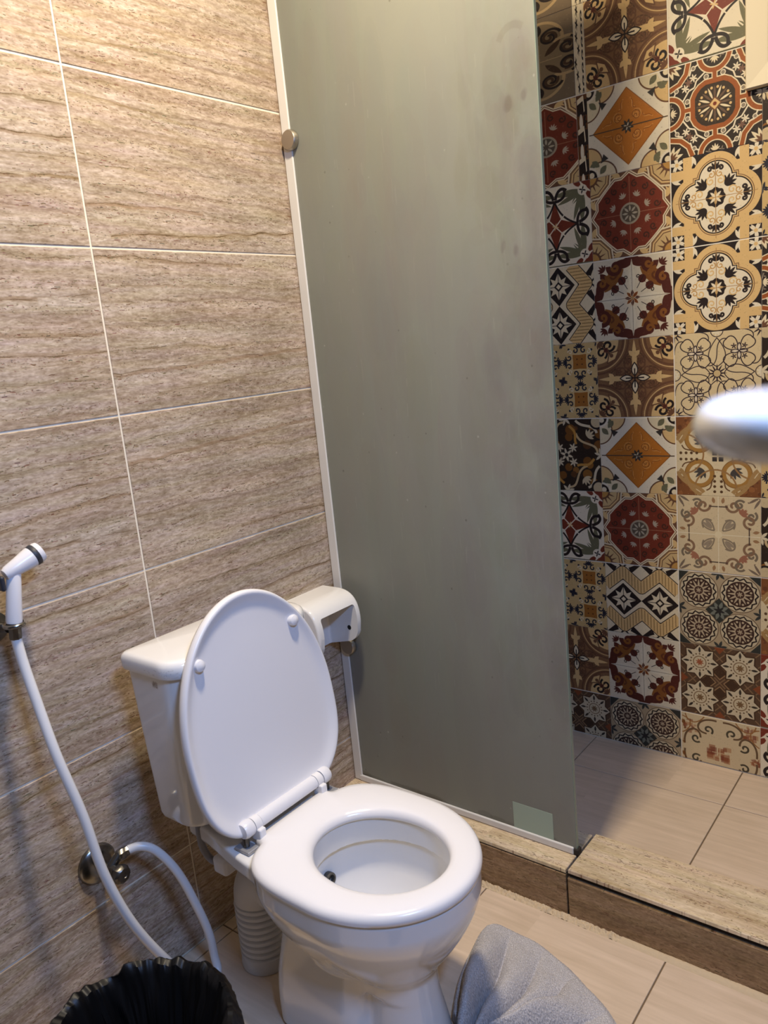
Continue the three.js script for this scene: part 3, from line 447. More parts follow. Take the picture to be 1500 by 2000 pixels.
// the seat has a straight tongue at the back that reaches under the hinge rod
const SEAT = RIM.map(([x, z]) => { const k = sstep(0.094, 0.088, Math.abs(z)); return x < 0.36 ? [x - 0.019 * k * sstep(0.36, 0.31, x), z] : [x, z]; });
const LIDO = (() => { const o = []; for (let i = 0; i < 720; i++) { const a = i / 720 * TAU, ca = Math.cos(a), sa = Math.sin(a); if (ca >= 0) o.push([0.17 + 0.248 * ca, 0.177 * sa]); else { const x = 0.17 + 0.187 * pw(ca, 2 / 3), z = 0.177 * pw(sa, 2 / 3); o.push([Math.max(x, 0), x < 0 ? z * (0.80 + 0.2 * Math.abs(z) / 0.115) : z]); } } for (let k = 0; k < 30; k++) for (let i = 0; i < o.length; i++) { const p = o[(i + o.length - 1) % o.length], q = o[(i + 1) % o.length]; o[i] = [(p[0] + 2 * o[i][0] + q[0]) / 4, (p[1] + 2 * o[i][1] + q[1]) / 4]; } return o; })();
const toilet = thing('toilet', 'white ceramic toilet with its lid raised against the cistern on the stone-look wall', 'toilet', [0.42, 0, TZ]);
{
  // bowl, rim deck and pedestal as one ceramic body from a distance field
  const N = 116, S = 0.70, cx = 0.385, cy = 0.165;
  const mc = new MarchingCubes(N, ceramic, false, false, 400000);
  mc.isolation = 0;
  const smin = (a, b, k) => { const h = clamp(0.5 + 0.5 * (b - a) / k); return lerp(b, a, h) - k * h * (1 - h); }, smax = (a, b, k) => -smin(-a, -b, k);
  const angN = 360, tab = Array.from({ length: angN }, (_, i) => reach(RIM, 0.49, i / angN * TAU));
  const egg = (x, z, off) => { const dx = x - 0.49, r = Math.hypot(dx, z), a = ((Math.atan2(z, dx) + TAU) % TAU) / TAU * angN, i = Math.floor(a), R = lerp(tab[i % angN], tab[(i + 1) % angN], a - i); return (r - R - off) * 0.93; };
  const rb = (x, y, z, c, h, r) => { const q = [Math.abs(x - c[0]) - h[0] + r, Math.abs(y - c[1]) - h[1] + r, Math.abs(z - c[2]) - h[2] + r]; return Math.hypot(Math.max(q[0], 0), Math.max(q[1], 0), Math.max(q[2], 0)) + Math.min(Math.max(...q), 0) - r; };
  const ell = (x, y, z, c, r) => { const a = (x - c[0]) / r[0], b = (y - c[1]) / r[1], d = (z - c[2]) / r[2], k = Math.hypot(a, b, d), k2 = Math.hypot(a / r[0], b / r[1], d / r[2]); return k < 1e-6 ? -Math.min(...r) : k * (k - 1) / k2; };
  // how far the bowl has drawn in at height y
  const shrink = (y) => { const t = clamp((0.325 - y) / 0.165); return 0.004 + 0.098 * Math.pow(t, 1.45); };
  const f = (x, y, z) => {
    const az = Math.abs(z);
    let d = smax(egg(x, z, -shrink(y)), Math.max(y - 0.3605, 0.135 - y), 0.006);
    // rear deck under the cistern
    const hw = lerp(0.10, 0.135, sstep(0.10, 0.34, x));
    const deck = smax(Math.max(az - hw, Math.max(0.105 - x, x - 0.42)), Math.max(y - 0.3595, 0.325 - y), 0.008);
    d = smin(d, deck, 0.012);
    // trapway body at the back and foot at the front
    const tr = rb(x, y, z, [0.385, 0.14, 0], [0.105 - 0.10 * clamp(y - 0.1), 0.17, lerp(0.101, 0.066, sstep(0.04, 0.27, y))], 0.04);
    d = smin(d, tr, 0.014);
    const fw = lerp(0.074, 0.056, sstep(0.0, 0.15, y)), fl = lerp(0.080, 0.060, sstep(0.0, 0.15, y)), foot = Math.max((Math.hypot((x - 0.525) / fl, az / fw) - 1) * fw, y - 0.24);
    d = smin(d, foot, 0.014);
    // outlet spigot at the back
    d = smin(d, Math.max(Math.hypot(y - 0.205, z) - 0.046, Math.abs(x - 0.289) - 0.02), 0.01);
    // well: skirt below the rim, wider bowl beneath
    const skirt = Math.max((Math.hypot((x - 0.503) / 0.131, z / 0.109) - 1) * 0.115, 0.30 - y);
    const well = Math.max(ell(x, y, z, [0.497, 0.305, 0], [0.142, 0.152, 0.116]), y - 0.312);
    const sump = ell(x, y, z, [0.44, 0.165, 0], [0.05, 0.045, 0.04]);
    d = smax(d, -Math.min(skirt, smin(well, sump, 0.03)), 0.006);
    return Math.max(d, 0.002 - y);
  };
  for (let k = 0; k < N; k++) for (let j = 0; j < N; j++) for (let i = 0; i < N; i++) {
    const edge = i < 2 || j < 2 || k < 2 || i > N - 3 || j > N - 3 || k > N - 3;
    mc.field[(k * N + j) * N + i] = edge ? -1 : -f(cx + (i - N / 2) / (N / 2) * S / 2, cy + (j - N / 2) / (N / 2) * S / 2, (k - N / 2) / (N / 2) * S / 2);
  }
  mc.update();
  const n = mc.count, p = new Float32Array(n * 3);
  for (let i = 0; i < n * 3; i += 3) { p[i] = cx + mc.positionArray[i] * S / 2; p[i + 1] = cy + mc.positionArray[i + 1] * S / 2; p[i + 2] = TZ + mc.positionArray[i + 2] * S / 2; }
  let g = new THREE.BufferGeometry(); g.setAttribute('position', new THREE.BufferAttribute(p, 3));
  g = mergeVertices(g, 1e-5);
  // normals from the field itself
  const q = g.attributes.position, nn = new Float32Array(q.count * 3), e = 0.0012;
  for (let i = 0; i < q.count; i++) { const x = q.getX(i), y = q.getY(i), z = q.getZ(i) - TZ, v = V(f(x + e, y, z) - f(x - e, y, z), f(x, y + e, z) - f(x, y - e, z), f(x, y, z + e) - f(x, y, z - e)).normalize(); v.toArray(nn, i * 3); }
  g.setAttribute('normal', new THREE.BufferAttribute(nn, 3));
  part('bowl', g, ceramic, toilet);

  // seat: cross-section swept round between the hole and the outline
  const seatProfile = [[0.0, 0.004], [0.0, 0.009], [0.045, 0.0155], [0.12, 0.019], [0.24, 0.0205], [0.5, 0.0205], [0.8, 0.0195], [0.92, 0.017], [0.98, 0.0125], [1.0, 0.007], [0.99, 0.0015], [0.95, 0.0], [0.06, 0.0], [0.015, 0.001]];
  const rings = [], M = 220, scx = 0.501;
  for (let i = 0; i < M; i++) { const a = -i / M * TAU, ro = reach(SEAT, scx, a), ri = 1 / Math.hypot(Math.cos(a) / 0.124, Math.sin(a) / 0.1015); rings.push(seatProfile.map(([s, h]) => { const r = lerp(ri, ro, s); return [scx + r * Math.cos(a), 0.3605 + h, TZ + r * Math.sin(a)]; })); }
  const seat = part('seat', loft(rings, { closed: true, crease: 0.9 }), plasticSeat, toilet);
  // hinge: lugs of the seat, rod cover, end caps and plates
  const hx = 0.281, hy = 0.398, H = (z) => V(hx, hy, TZ + z);
  for (const s of [-1, 1]) {
    part('hinge_lug', merged([rod(H(s * 0.088), H(s * 0.073), 0.0135), rbox(0.277, 0.302, 0.370, 0.394, TZ + s * 0.0805 - 0.0075, TZ + s * 0.0805 + 0.0075, 0.003)]), plasticSeat, seat);
    part('hinge_cap', turned([[0, 0], [0.0145, 0], [0.0155, 0.003], [0.0155, 0.016], [0.013, 0.021], [0.0, 0.022]], H(s * 0.09), V(0, 0, s)), plasticWhite, toilet);
    part('hinge_plate', rbox(0.262, 0.300, 0.3605, 0.367, TZ + s * 0.105 - 0.013, TZ + s * 0.105 + 0.013, 0.002), std(0xa9a9ac, 0.45, { metalness: 0.5 }), toilet, 'small metal hinge plate');
    part('hinge_post', rod(V(0.281, 0.365, TZ + s * 0.105), V(0.281, 0.392, TZ + s * 0.105), 0.006), chromeDull, toilet);
  }
  part('hinge_rod', rod(H(-0.0722), H(0.0722), 0.0128), plasticWhite, toilet);
  // raised lid
  const prof = [[0.001, -0.0105], [0.3, -0.0105], [0.6, -0.0105], [0.8, -0.0102], [0.868, -0.009], [0.91, -0.006], [0.942, -0.0022], [0.962, -0.0004], [0.978, 0.0], [0.992, -0.002], [1.0, -0.0065], [1.0, -0.012], [0.985, -0.0185], [0.93, -0.0225], [0.6, -0.0265], [0.3, -0.028], [0.001, -0.0285]];
  const lr = prof.map(([s, d]) => Array.from({ length: 240 }, (_, i) => { const a = -i / 240 * TAU, r = reach(LIDO, 0.21, a) * s; return [d, 0.21 + r * Math.cos(a), r * Math.sin(a)]; }));
  const lean = 0.092, place = (g) => g.translate(0, -0.21, 0).rotateX(0.05).translate(0, 0.21, 0).rotateZ(lean).translate(0.283, 0.389, -0.489);
  const lid = part('lid', place(loft(lr, { caps: [true, true], crease: 0.9 })), plasticWhite, toilet);
  for (const [z, v] of [[0.1095, 0.328], [-0.1165, 0.321]]) part('buffer', place(turned([[0.0108, 0], [0.0108, 0.007], [0.0095, 0.0115], [0.005, 0.014], [0, 0.0146]], V(-0.0107, v, z), V(1, 0, 0))), plasticWhite, lid);

  // cistern
  const rect = (x0, x1, hw, y, r, n = 10, r2 = 0.012) => { const o = [], corner = (cx2, cz, a0, rad) => { for (let i = 0; i <= n; i++) { const a = a0 - i / n * Math.PI / 2; o.push([cx2 + rad * Math.cos(a), y, TZ + cz + rad * Math.sin(a)]); } }; corner(x1 - r, hw - r, Math.PI / 2, r); corner(x1 - r, -hw + r, 0, r); corner(x0 + r2, -hw + r2, -Math.PI / 2, r2); corner(x0 + r2, hw - r2, -Math.PI, r2); const w = []; for (let i = 0; i < o.length; i++) { const p = o[i], q = o[(i + 1) % o.length], n2 = (i + 1) % (n + 1) === 0 ? 12 : 1; for (let k = 0; k < n2; k++) w.push(p.map((v, a) => lerp(v, q[a], k / n2))); } return w; };
  const stain = canvasTex(1024, 512, (c, w, h) => {
    seedState = 5; c.fillStyle = '#e9e6e2'; c.fillRect(0, 0, w, h);
    // scuffs where the shoulder of the tank is dirty
    for (let i = 0; i < 110; i++) { c.fillStyle = `rgba(92,76,64,${rr(0.06, 0.3)})`; c.beginPath(); c.ellipse(w * (0.974 + rr(-0.013, 0.011)), h * 0.034 + rr(-6, 6), rr(0.6, 2.6), rr(0.8, 4), rr(-0.3, 0.3), 0, 7); c.fill(); }
  });
  stain.wrapS = stain.wrapT = THREE.ClampToEdgeWrapping;
  const tankMat = std(0xffffff, 0.12, { map: stain, clearcoat: 0.6, clearcoatRoughness: 0.05 });
  const ty = [[0.386, 0.10, 0.192, 0.132], [0.392, 0.094, 0.204, 0.146], [0.402, 0.092, 0.208, 0.149], [0.5, 0.089, 0.217, 0.153], [0.6, 0.087, 0.223, 0.157], [0.688, 0.085, 0.229, 0.160]];
  const tank = part('cistern', loft(ty.map(([y, a, b, h]) => rect(a, b, h, y, 0.045)), { crease: 0.6 }), tankMat, toilet);
  const lidTex = canvasTex(1024, 256, (c, w, h) => {
    seedState = 9; c.fillStyle = '#ebe8e4'; c.fillRect(0, 0, w, h); c.lineCap = 'round';
    for (let i = 0; i < 46; i++) { c.strokeStyle = `rgba(104,92,88,${rr(0.1, 0.4)})`; c.lineWidth = rr(0.6, 2); const x = ((0.985 + rr(-0.035, 0.09)) % 1) * w, y = h * rr(0.5, 0.7); c.beginPath(); c.moveTo(x, y); c.lineTo(x + rr(-9, 9), y + rr(-5, 5)); c.stroke(); }
  });
  lidTex.wrapS = lidTex.wrapT = THREE.ClampToEdgeWrapping;
  const ly = [[0.6895, 0.088, 0.229, 0.160], [0.691, 0.081, 0.236, 0.167], [0.697, 0.079, 0.239, 0.169], [0.711, 0.079, 0.239, 0.169], [0.7175, 0.081, 0.237, 0.167], [0.7215, 0.085, 0.233, 0.163], [0.723, 0.092, 0.226, 0.156]];
  part('cistern_lid', loft(ly.map(([y, a, b, h]) => rect(a, b, h, y, 0.046)), { crease: 0.6 }), std(0xffffff, 0.12, { map: lidTex, clearcoat: 0.6, clearcoatRoughness: 0.05 }), tank);
  // flushing nozzle at the back of the bowl
  part('flush_nozzle', turned([[0, 0], [0.0125, 0], [0.0125, 0.012], [0.0115, 0.0145], [0.0085, 0.0145], [0.0075, 0.006], [0, 0.006]], V(0.356, 0.262, TZ - 0.004), V(1, 0.1, 0), 28), std(0x4a4640, 0.4), toilet, 'dark grey nozzle at the back of the bowl');
  // white plastic stub under the rear deck, supply hose from the cistern
  part('inlet_stub', merged([rbox(0.158, 0.196, 0.262, 0.297, TZ + 0.038, TZ + 0.098, 0.008), rbox(0.152, 0.202, 0.256, 0.303, TZ + 0.030, TZ + 0.046, 0.004)]), plasticWhite, toilet);
  part('supply_hose', new THREE.TubeGeometry(new THREE.CatmullRomCurve3([V(0.14, 0.39, TZ + 0.095), V(0.138, 0.35, TZ + 0.1), V(0.14, 0.305, TZ + 0.098), V(0.152, 0.278, TZ + 0.088), V(0.165, 0.272, TZ + 0.07)]), 40, 0.007, 12), std(0x8e8d92, 0.4), toilet);
}
// corrugated waste connector behind the pedestal
{
  const t = thing('waste_pipe', 'white ribbed flexible waste pipe curving to the floor behind the toilet pedestal', 'pipe', [0.157, 0, TZ]);
  const cx = 0.157, prof = [[0.0, 0.001], [0.052, 0.001], [0.053, 0.006], [0.051, 0.02], [0.0515, 0.03]];
  for (let i = 0; i < 8; i++) { const y = 0.034 + i * 0.0142; prof.push([0.0445, y], [0.0455, y + 0.002], [0.0505, y + 0.004], [0.0515, y + 0.0075], [0.0505, y + 0.011], [0.0455, y + 0.0132]); }
  prof.push([0.0445, 0.149], [0.046, 0.154]);
  part('ribbed_sleeve', turned(prof, V(cx, 0, TZ), V(0, 1, 0), 56), std(0xd6d4d2, 0.35), t);
  const el = []; for (let i = 0; i <= 18; i++) { const a = i / 18 * Math.PI / 2; el.push([cx + 0.062 - 0.062 * Math.cos(a), 0.148 + 0.062 * Math.sin(a), a]); }
  const ring = (x, y, a, r) => Array.from({ length: 40 }, (_, k) => { const q = -k / 40 * TAU; return [x - r * Math.cos(q) * Math.cos(a), y + r * Math.cos(q) * Math.sin(a), TZ + r * Math.sin(q)]; });
  part('elbow', loft(el.map(([x, y, a]) => ring(x, y, a, 0.0495)).map((r) => r.slice().reverse()), { caps: [true, true] }), std(0xd8d3cb, 0.35), t);
  part('collar', loft([[0.2185, 0.050], [0.2195, 0.057], [0.245, 0.058], [0.2655, 0.058], [0.2665, 0.05]].map(([x, r]) => ring(x, 0.21, Math.PI / 2, r).slice().reverse()), {}), std(0xd2ccc2, 0.4), t);
}

// ------------------------------------------------------------------ toilet-paper holder
{
  const t = thing('paper_holder', 'white ceramic toilet-paper holder, empty, on the wall behind the raised lid', 'paper holder', [0, 0.5, -0.873]);
  const sh = new THREE.Shape(); sh.moveTo(0, 0.506); sh.lineTo(0, 0.650); sh.lineTo(0.052, 0.650); sh.bezierCurveTo(0.094, 0.648, 0.112, 0.622, 0.111, 0.574); sh.lineTo(0.108, 0.55); sh.bezierCurveTo(0.103, 0.532, 0.09, 0.524, 0.07, 0.52); sh.lineTo(0.012, 0.506); sh.closePath();
  const solid = new Brush(new THREE.ExtrudeGeometry(sh, { depth: 0.134, bevelEnabled: true, bevelThickness: 0.008, bevelSize: 0.006, bevelOffset: -0.006, bevelSegments: 5, curveSegments: 24 }).translate(0.0005, 0, -0.940));
  const cv = new THREE.Shape(); cv.moveTo(0.016, 0.46); cv.lineTo(0.016, 0.62); cv.quadraticCurveTo(0.018, 0.638, 0.034, 0.638); cv.lineTo(0.06, 0.637); cv.bezierCurveTo(0.08, 0.634, 0.09, 0.628, 0.096, 0.621); cv.lineTo(0.14, 0.612); cv.lineTo(0.14, 0.46); cv.closePath();
  const cut = new Brush(new THREE.ExtrudeGeometry(cv, { depth: 0.104, bevelEnabled: true, bevelThickness: 0.006, bevelSize: 0.006, bevelOffset: -0.006, bevelSegments: 4, curveSegments: 20 }).translate(0, 0, -0.925));
  const ev = new Evaluator(); ev.attributes = ['position', 'normal', 'uv']; ev.useGroups = false;
  solid.updateMatrixWorld(); cut.updateMatrixWorld();
  const body = ev.evaluate(solid, cut, SUBTRACTION);
  part('body', creased(body.geometry.clone(), 0.6), ceramic, t);
  for (const z of [-0.9310, -0.8150]) part('socket', rod(V(0.083, 0.557, z - 0.0004), V(0.083, 0.557, z + 0.0004), 0.0058, 0.0058, 20), holeDark, t, 'dark round hole for the roller');
}

// ------------------------------------------------------------------ hand sprayer, holder, hose and valve
{
  const t = thing('hand_sprayer', 'white hand sprayer with a dark ring, hanging in a chrome wall holder', 'sprayer', [0.06, 0.82, -0.17]);
  const b = V(0.062, 0.829, -0.171), top = V(0.064, 0.905, -0.184), tip = V(0.066, 0.932, -0.232), back = V(0.064, 0.909, -0.170), ax = tip.clone().sub(back).normalize();
  const pt = (k) => back.clone().addScaledVector(ax, k), L = tip.distanceTo(back);
  part('handle', turned([[0, 0], [0.0122, 0], [0.0128, 0.004], [0.0118, 0.04], [0.0112, 0.078], [0.009, 0.086], [0, 0.087]], b, top.clone().sub(b)), plasticWhite, t);
  part('head', turned([[0, -0.002], [0.009, 0.0], [0.0118, 0.006], [0.014, 0.025], [0.0172, L - 0.02], [0.0174, L - 0.016], [0, L - 0.016]], back, ax), plasticWhite, t);
  part('grip_ring', turned([[0, L - 0.016], [0.0172, L - 0.016], [0.0178, L - 0.0145], [0.0182, L - 0.0085], [0.0176, L - 0.0075], [0, L - 0.0075]], back, ax), rubberDark, t, 'dark grey rubber ring');
  part('spray_face', turned([[0, L - 0.0075], [0.0172, L - 0.0075], [0.0176, L - 0.003], [0.0165, L + 0.0006], [0.012, L + 0.0012], [0.011, L + 0.0002], [0, L + 0.0002]], back, ax), plasticWhite, t);
  part('trigger', rbox(0.052, 0.074, 0.885, 0.910, -0.166, -0.158, 0.004), rubberDark, t, 'dark grey trigger');
  const h = thing('sprayer_holder', 'chrome wall holder gripping the hand sprayer at the left edge', 'holder', [0, 0.815, -0.168]);
  part('wall_plate', turned([[0, 0], [0.027, 0], [0.027, 0.004], [0.021, 0.008], [0, 0.008]], V(0.001, 0.815, -0.160), V(1, 0, 0)), chromeDull, h);
  part('arm', rod(V(0.006, 0.815, -0.164), V(0.048, 0.819, -0.168), 0.0085), chromeDull, h);
  part('cradle', new THREE.TorusGeometry(0.0155, 0.0036, 12, 36, 5.0).rotateX(Math.PI / 2).rotateY(0.6).translate(0.062, 0.826, -0.171), chrome, h);
  part('hose_nut', turned([[0, 0], [0.0092, 0], [0.0102, 0.003], [0.0102, 0.018], [0.0112, 0.02], [0.0112, 0.026], [0, 0.026]], V(0.0615, 0.802, -0.1685), V(0.02, 1, -0.1), 8), chromeDull, h);
}
{
  const pts = [[0.0615, 0.806, -0.169], [0.066, 0.765, -0.170], [0.08, 0.695, -0.173], [0.1, 0.602, -0.178], [0.114, 0.487, -0.195], [0.12, 0.363, -0.210], [0.12, 0.242, -0.244], [0.112, 0.105, -0.308], [0.118, 0.045, -0.345], [0.122, 0.014, -0.378], [0.112, 0.016, -0.404], [0.1, 0.04, -0.410], [0.098, 0.09, -0.408], [0.098, 0.17, -0.390], [0.09, 0.272, -0.360], [0.072, 0.325, -0.331], [0.059, 0.3345, -0.313], [0.0497, 0.3338, -0.2975]].map((p) => V(...p));
  const tex = canvasTex(2048, 64, (c, w, h) => { seedState = 21; c.fillStyle = '#e9e6e3'; c.fillRect(0, 0, w, h); for (let x = w * 0.30; x < w * 0.43; x += rr(3, 7)) if (rnd() < 0.75) { c.fillStyle = `rgba(48,46,52,${rr(0.3, 0.75)})`; c.fillRect(x, h * 0.38 + rr(-1, 1), rr(1.5, 4), rr(2, 4)); } });
  const g = new THREE.TubeGeometry(new THREE.CatmullRomCurve3(pts), 260, 0.0083, 18, false);
  const o = new THREE.Mesh(g.translate(-0.0615, -0.806, 0.169), std(0xffffff, 0.3, { map: tex })); o.name = 'shower_hose'; o.position.set(0.0615, 0.806, -0.169); o.castShadow = o.receiveShadow = true;
  o.userData = { label: 'long white hose hanging from the hand sprayer and looping up to the valve', category: 'hose' }; scene.add(o);
}
{
  const t = thing('stop_valve', 'small chrome stop valve on the wall behind the hanging white hose', 'valve', [0, 0.312, -0.262]);
  const c = V(0, 0.312, -0.258);
  part('flange', turned([[0, 0], [0.038, 0], [0.038, 0.003], [0.034, 0.008], [0.02, 0.013], [0, 0.013]], c.clone().setX(0.0005), V(1, 0, 0), 48), chrome, t);
  part('body', rod(c.clone().setX(0.01), V(0.062, 0.314, -0.262), 0.0105), chromeDull, t);
  part('handle', turned([[0, 0], [0.015, 0], [0.0175, 0.004], [0.0175, 0.014], [0.013, 0.019], [0.006, 0.0195], [0.005, 0.018], [0, 0.018]], V(0.062, 0.312, -0.263), V(1, 0, -0.12), 8), chromeDull, t);
  part('outlet', rod(V(0.045, 0.318, -0.262), V(0.047, 0.335, -0.281), 0.0085), chromeDull, t);
  part('outlet_nut', turned([[0, 0], [0.0095, 0], [0.0108, 0.002], [0.0108, 0.012], [0.0098, 0.014], [0.0098, 0.02], [0, 0.02]], V(0.046, 0.331, -0.277), V(0.16, 0.12, -0.9), 8), chrome, t);
}

// ------------------------------------------------------------------ bin with a black liner
{
  const bx = 0.322, bz = -0.112, t = thing('waste_bin', 'round waste bin lined with a crumpled black plastic bag in the bottom left corner', 'bin', [bx, 0, bz]);
  part('tub', turned([[0, 0.002], [0.1, 0.002], [0.105, 0.006], [0.136, 0.212], [0.132, 0.212], [0.101, 0.010], [0, 0.010]], V(bx, 0, bz), V(0, 1, 0), 64), std(0x1c1c1f, 0.5), t);
  const pos = [], idx = [], M = 300, prof = [[0.02, 0.05], [0.055, 0.045], [0.075, 0.06], [0.088, 0.09], [0.096, 0.12], [0.104, 0.15], [0.112, 0.18], [0.119, 0.205], [0.1245, 0.225], [0.130, 0.238], [0.137, 0.243], [0.144, 0.239], [0.149, 0.228], [0.1515, 0.212], [0.1515, 0.19], [0.150, 0.165], [0.148, 0.14], [0.146, 0.115], [0.143, 0.09]];
  const crease = (x, y, z) => 1 - 2.4 * Math.abs(fbm(x, y, z, 3));
  prof.forEach(([r, y], j) => { for (let i = 0; i < M; i++) { const a = i / M * TAU, k = j / (prof.length - 1), ca = Math.cos(a), sa = Math.sin(a), out = j > 9 ? 1 : -1, amp = j < 7 ? 0.014 : j < 12 ? 0.005 : 0.010;
    const wob = 1.5 * fbm(ca * 2.1 + 7, sa * 2.1 + y * 5, 3, 2) + 0.9 * (crease(ca * 3.2 + k * 1.6, sa * 3.2 - k * 1.1, 4 + y * 7) - 0.5) + 0.45 * (crease(ca * 7 + y * 14, sa * 7 + k * 2, 9) - 0.5), q = r + out * amp * wob + 0.004 * fbm(ca * 1.6, sa * 1.6, 2, 2);
    pos.push(bx + q * ca, y + (j > 5 ? 0.026 : 0.008) * fbm(ca * 2.0 + 1, sa * 2.0, 5 + k * 0.8, 2) + (j > 5 ? 0.016 : 0.004) * fbm(ca * 5, sa * 5, 6 + k * 2, 3) + (j === prof.length - 1 ? 0.03 * fbm(ca * 5, sa * 5, 12, 2) : 0), bz + q * sa); } });
  for (let j = 0; j < prof.length - 1; j++) for (let i = 0; i < M; i++) { const a = j * M + i, b = j * M + (i + 1) % M; idx.push(a, a + M, b, b, a + M, b + M); }
  const g = new THREE.BufferGeometry(); g.setAttribute('position', new THREE.Float32BufferAttribute(pos, 3)); g.setIndex(idx);
  part('bin_liner', creased(g, 0.75), std(0x09090b, 0.42, { side: THREE.DoubleSide, specularIntensity: 0.6 }), t);
}

// ------------------------------------------------------------------ grey towel used as a bath mat
{
  const ax = 0.630, az = -0.468, a0 = -1.93, a1 = 0.35, NA = 420, NR = 190;
  const t = thing('bath_towel', 'grey terry towel gathered in pleats on the floor beside the toilet foot', 'towel', [0.7, 0, -0.65]);
  // how far the cloth reaches in each direction, from its bunched corner by the pedestal
  const RK = [[-1.93, 0.352], [-1.85, 0.366], [-1.67, 0.355], [-1.445, 0.333], [-1.22, 0.318], [-0.89, 0.312], [-0.6, 0.318], [-0.2, 0.32], [0.35, 0.30]];
  const R = (a) => { for (let i = 1; i < RK.length; i++) if (a <= RK[i][0]) { const t2 = (a - RK[i - 1][0]) / (RK[i][0] - RK[i - 1][0]); return lerp(RK[i - 1][1], RK[i][1], sstep(0, 1, t2) * 0.4 + t2 * 0.6); } return 0.3; };
  const height = (a, q) => {
    const bend = a + 0.22 * (q - 0.5) + 0.10 * fbm(q * 2.2, a * 1.3, 2, 2), k = (bend + 1.95) / 0.265 + 0.35 * Math.sin(bend * 4.1), f = k - Math.floor(k), n = Math.floor(k);
    const ridge = Math.pow(Math.sin(Math.PI * f), 0.6), big = 0.75 + 0.35 * Math.sin(n * 2.4 + 1), swell = sstep(1.05, 0.45, q) * (0.45 + 0.55 * sstep(0, 0.3, q));
    return 0.010 + 0.060 * ridge * big * swell + 0.016 * sstep(0.55, 0.0, q) + 0.007 * fbm(q * 5, a * 4, 8, 3);
  };
  const pos = [], uv = [], idx = [];
  for (let j = 0; j <= NR; j++) for (let i = 0; i <= NA; i++) {
    const q = j / NR, a = lerp(a0, a1, i / NA) , r = 0.012 + (R(a) * (1 + 0.012 * fbm(a * 5, 3, 1, 2)) - 0.012) * q, side = Math.min(i, NA - i) / NA * (a1 - a0) * r, lip = sstep(0, 0.012, Math.min(side, (1 - q) * R(a)));
    let x = ax + r * Math.cos(a) - 0.036 * Math.pow(Math.sin(Math.PI * Math.min(1, q * 0.9 + 0.02)), 0.9) * sstep(0.24, 0, i / NA), z = az + r * Math.sin(a);
    const foot = Math.hypot((x - 0.525) / 0.088, (z - TZ) / 0.082);   // the cloth lies round the toilet foot, not in it
    if (foot < 1) { x = 0.525 + (x - 0.525) / foot; z = TZ + (z - TZ) / foot; }
    const fuzz = 0.0016 * fbm(x * 330, z * 330, 4, 2) + 0.0012 * noise.noise(x * 700, z * 700, 1);
    pos.push(x + 0.0014 * noise.noise(x * 400, z * 400, 8), Math.max(0.0015, (height(a, q) + fuzz) * (0.12 + 0.88 * Math.sqrt(lip))), z + 0.0014 * noise.noise(x * 400, z * 400, 18)); uv.push(x, z);
  }
  for (let j = 0; j < NR; j++) for (let i = 0; i < NA; i++) { const b = j * (NA + 1) + i; idx.push(b, b + 1, b + NA + 2, b, b + NA + 2, b + NA + 1); }
  const g = new THREE.BufferGeometry(); g.setAttribute('position', new THREE.Float32BufferAttribute(pos, 3)); g.setAttribute('uv', new THREE.Float32BufferAttribute(uv, 2)); g.setIndex(idx); g.computeVertexNormals();
  const terry = pixelTex(512, 512, (u, v) => { const s = clamp(0.5 + 0.9 * noise.noise(u * 60, v * 60, 3) + 0.5 * noise.noise(u * 120, v * 120, 7)), q = 166 + 52 * s; return [q, q - 6, q - 8]; });
  terry.repeat.set(9, 9);
  part('cloth', g, std(0xffffff, 1, { map: terry, bumpMap: terry, bumpScale: 0.0025, sheen: 0.35, sheenColor: new THREE.Color(0.8, 0.8, 0.82), sheenRoughness: 0.6, side: THREE.DoubleSide }), t);
}

// ------------------------------------------------------------------ cream panel on the far wall, rounded ledge at the right
{
  const x0 = 0.8165, x1 = 1.24, y0 = 1.657, y1 = 2.1, z = ZB, t = thing('wall_panel', 'cream framed panel fixed to the patchwork tile wall in the top right corner', 'panel', [1.03, y0, z]);
  const cream = std(0xe9d9b8, 0.5), d = 0.018, b = 0.045;
  const fr = (s, z2) => [[x0 + s, y0 + s, z2], [x1 - s, y0 + s, z2], [x1 - s, y1 - s, z2], [x0 + s, y1 - s, z2]];
  part('frame', loft([fr(0.002, z + 0.0015), fr(0.002, z + d - 0.003), fr(0.004, z + d), fr(b, z + d - 0.003)], { caps: [false, false], crease: 0.02 }), cream, t);
  part('inset_board', box(x0 + b - 0.002, x1 - b + 0.002, y0 + b - 0.002, y1 - b + 0.002, z + 0.0015, z + d - 0.0035), cream, t);
  part('shade_backing', box(x0 + 0.004, x1 - 0.004, y0 + 0.0005, y1 - 0.003, z + 0.0003, z + 0.0014), holeDark, t);  // dark sheet whose lower lip stands in for the shadow line under the panel
}
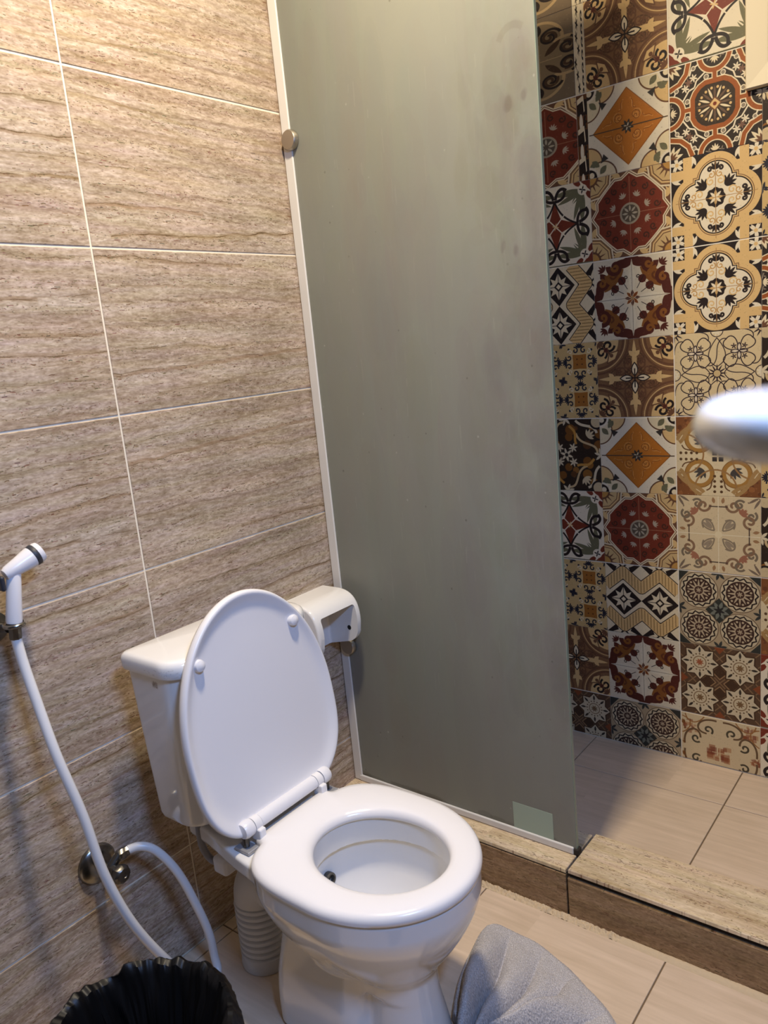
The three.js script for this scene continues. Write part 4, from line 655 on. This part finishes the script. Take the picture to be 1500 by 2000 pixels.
{
  const t = thing('wall_ledge', 'white glazed rounded ledge end close to the camera, blurred at the right edge', 'ledge', [1.4, 1.144, 0.02]);
  const rings = [];
  const foot = (s, y) => { const o = [], R = 0.0446 * s, x0 = 1.1918 + 0.0446, zc = 0.0239; for (let i = 0; i <= 24; i++) { const a = Math.PI / 2 + i / 24 * Math.PI; o.push([x0 + R * Math.cos(a) * 1.0 , y, zc + R * Math.sin(a)]); } o.push([XR - 0.001, y, zc - R * 1.25]); o.push([XR - 0.001, y, zc + R * 1.25]); return o.reverse(); };
  for (const [s, y] of [[0.4, 1.1440], [0.66, 1.1450], [0.84, 1.1475], [0.95, 1.1518], [1, 1.1570], [0.985, 1.1625], [0.93, 1.1666], [0.84, 1.1694], [0.7, 1.1712], [0.4, 1.1716]]) rings.push(foot(s, y));
  part('slab', loft(rings, { crease: 0.9 }), ceramic, t);
}

// ------------------------------------------------------------------ the two lamps, both outside the picture
{
  const h = WARM.side / 2, [lx, , lz] = WARM.at, t = thing('ceiling_lamp', 'small square light panel in the ceiling above the toilet, outside the picture', 'lamp', [lx, YC, lz]);
  for (const [a, b, c2, d] of [[-h - 0.012, h + 0.012, -h - 0.012, -h], [-h - 0.012, h + 0.012, h, h + 0.012], [-h - 0.012, -h, -h, h], [h, h + 0.012, -h, h]]) part('frame', rbox(lx + a, lx + b, YC - 0.0095, YC - 0.0005, lz + c2, lz + d, 0.002), plasticWhite, t);
  part('lamp_face', box(lx - h, lx + h, YC - 0.0085, YC - 0.001, lz - h, lz + h), std(0xffffff, 0.3, { emissive: WARM.color, emissiveIntensity: 5 }), t);
  const c = thing('tube_lamp', 'cool white tube lamp on the right wall, outside the picture', 'lamp', [XR, COOL.at[1], COOL.at[2]]);
  part('base', rbox(XR - 0.03, XR - 0.0005, COOL.at[1] - 0.03, COOL.at[1] + 0.03, COOL.at[2] - 0.2, COOL.at[2] + 0.2, 0.005), plasticWhite, c);
  part('tube', rod(V(XR - 0.045, COOL.at[1], COOL.at[2] - 0.17), V(XR - 0.045, COOL.at[1], COOL.at[2] + 0.17), 0.014), std(0xffffff, 0.3, { emissive: COOL.color, emissiveIntensity: 4 }), c);
}

renderer.render(scene, camera);
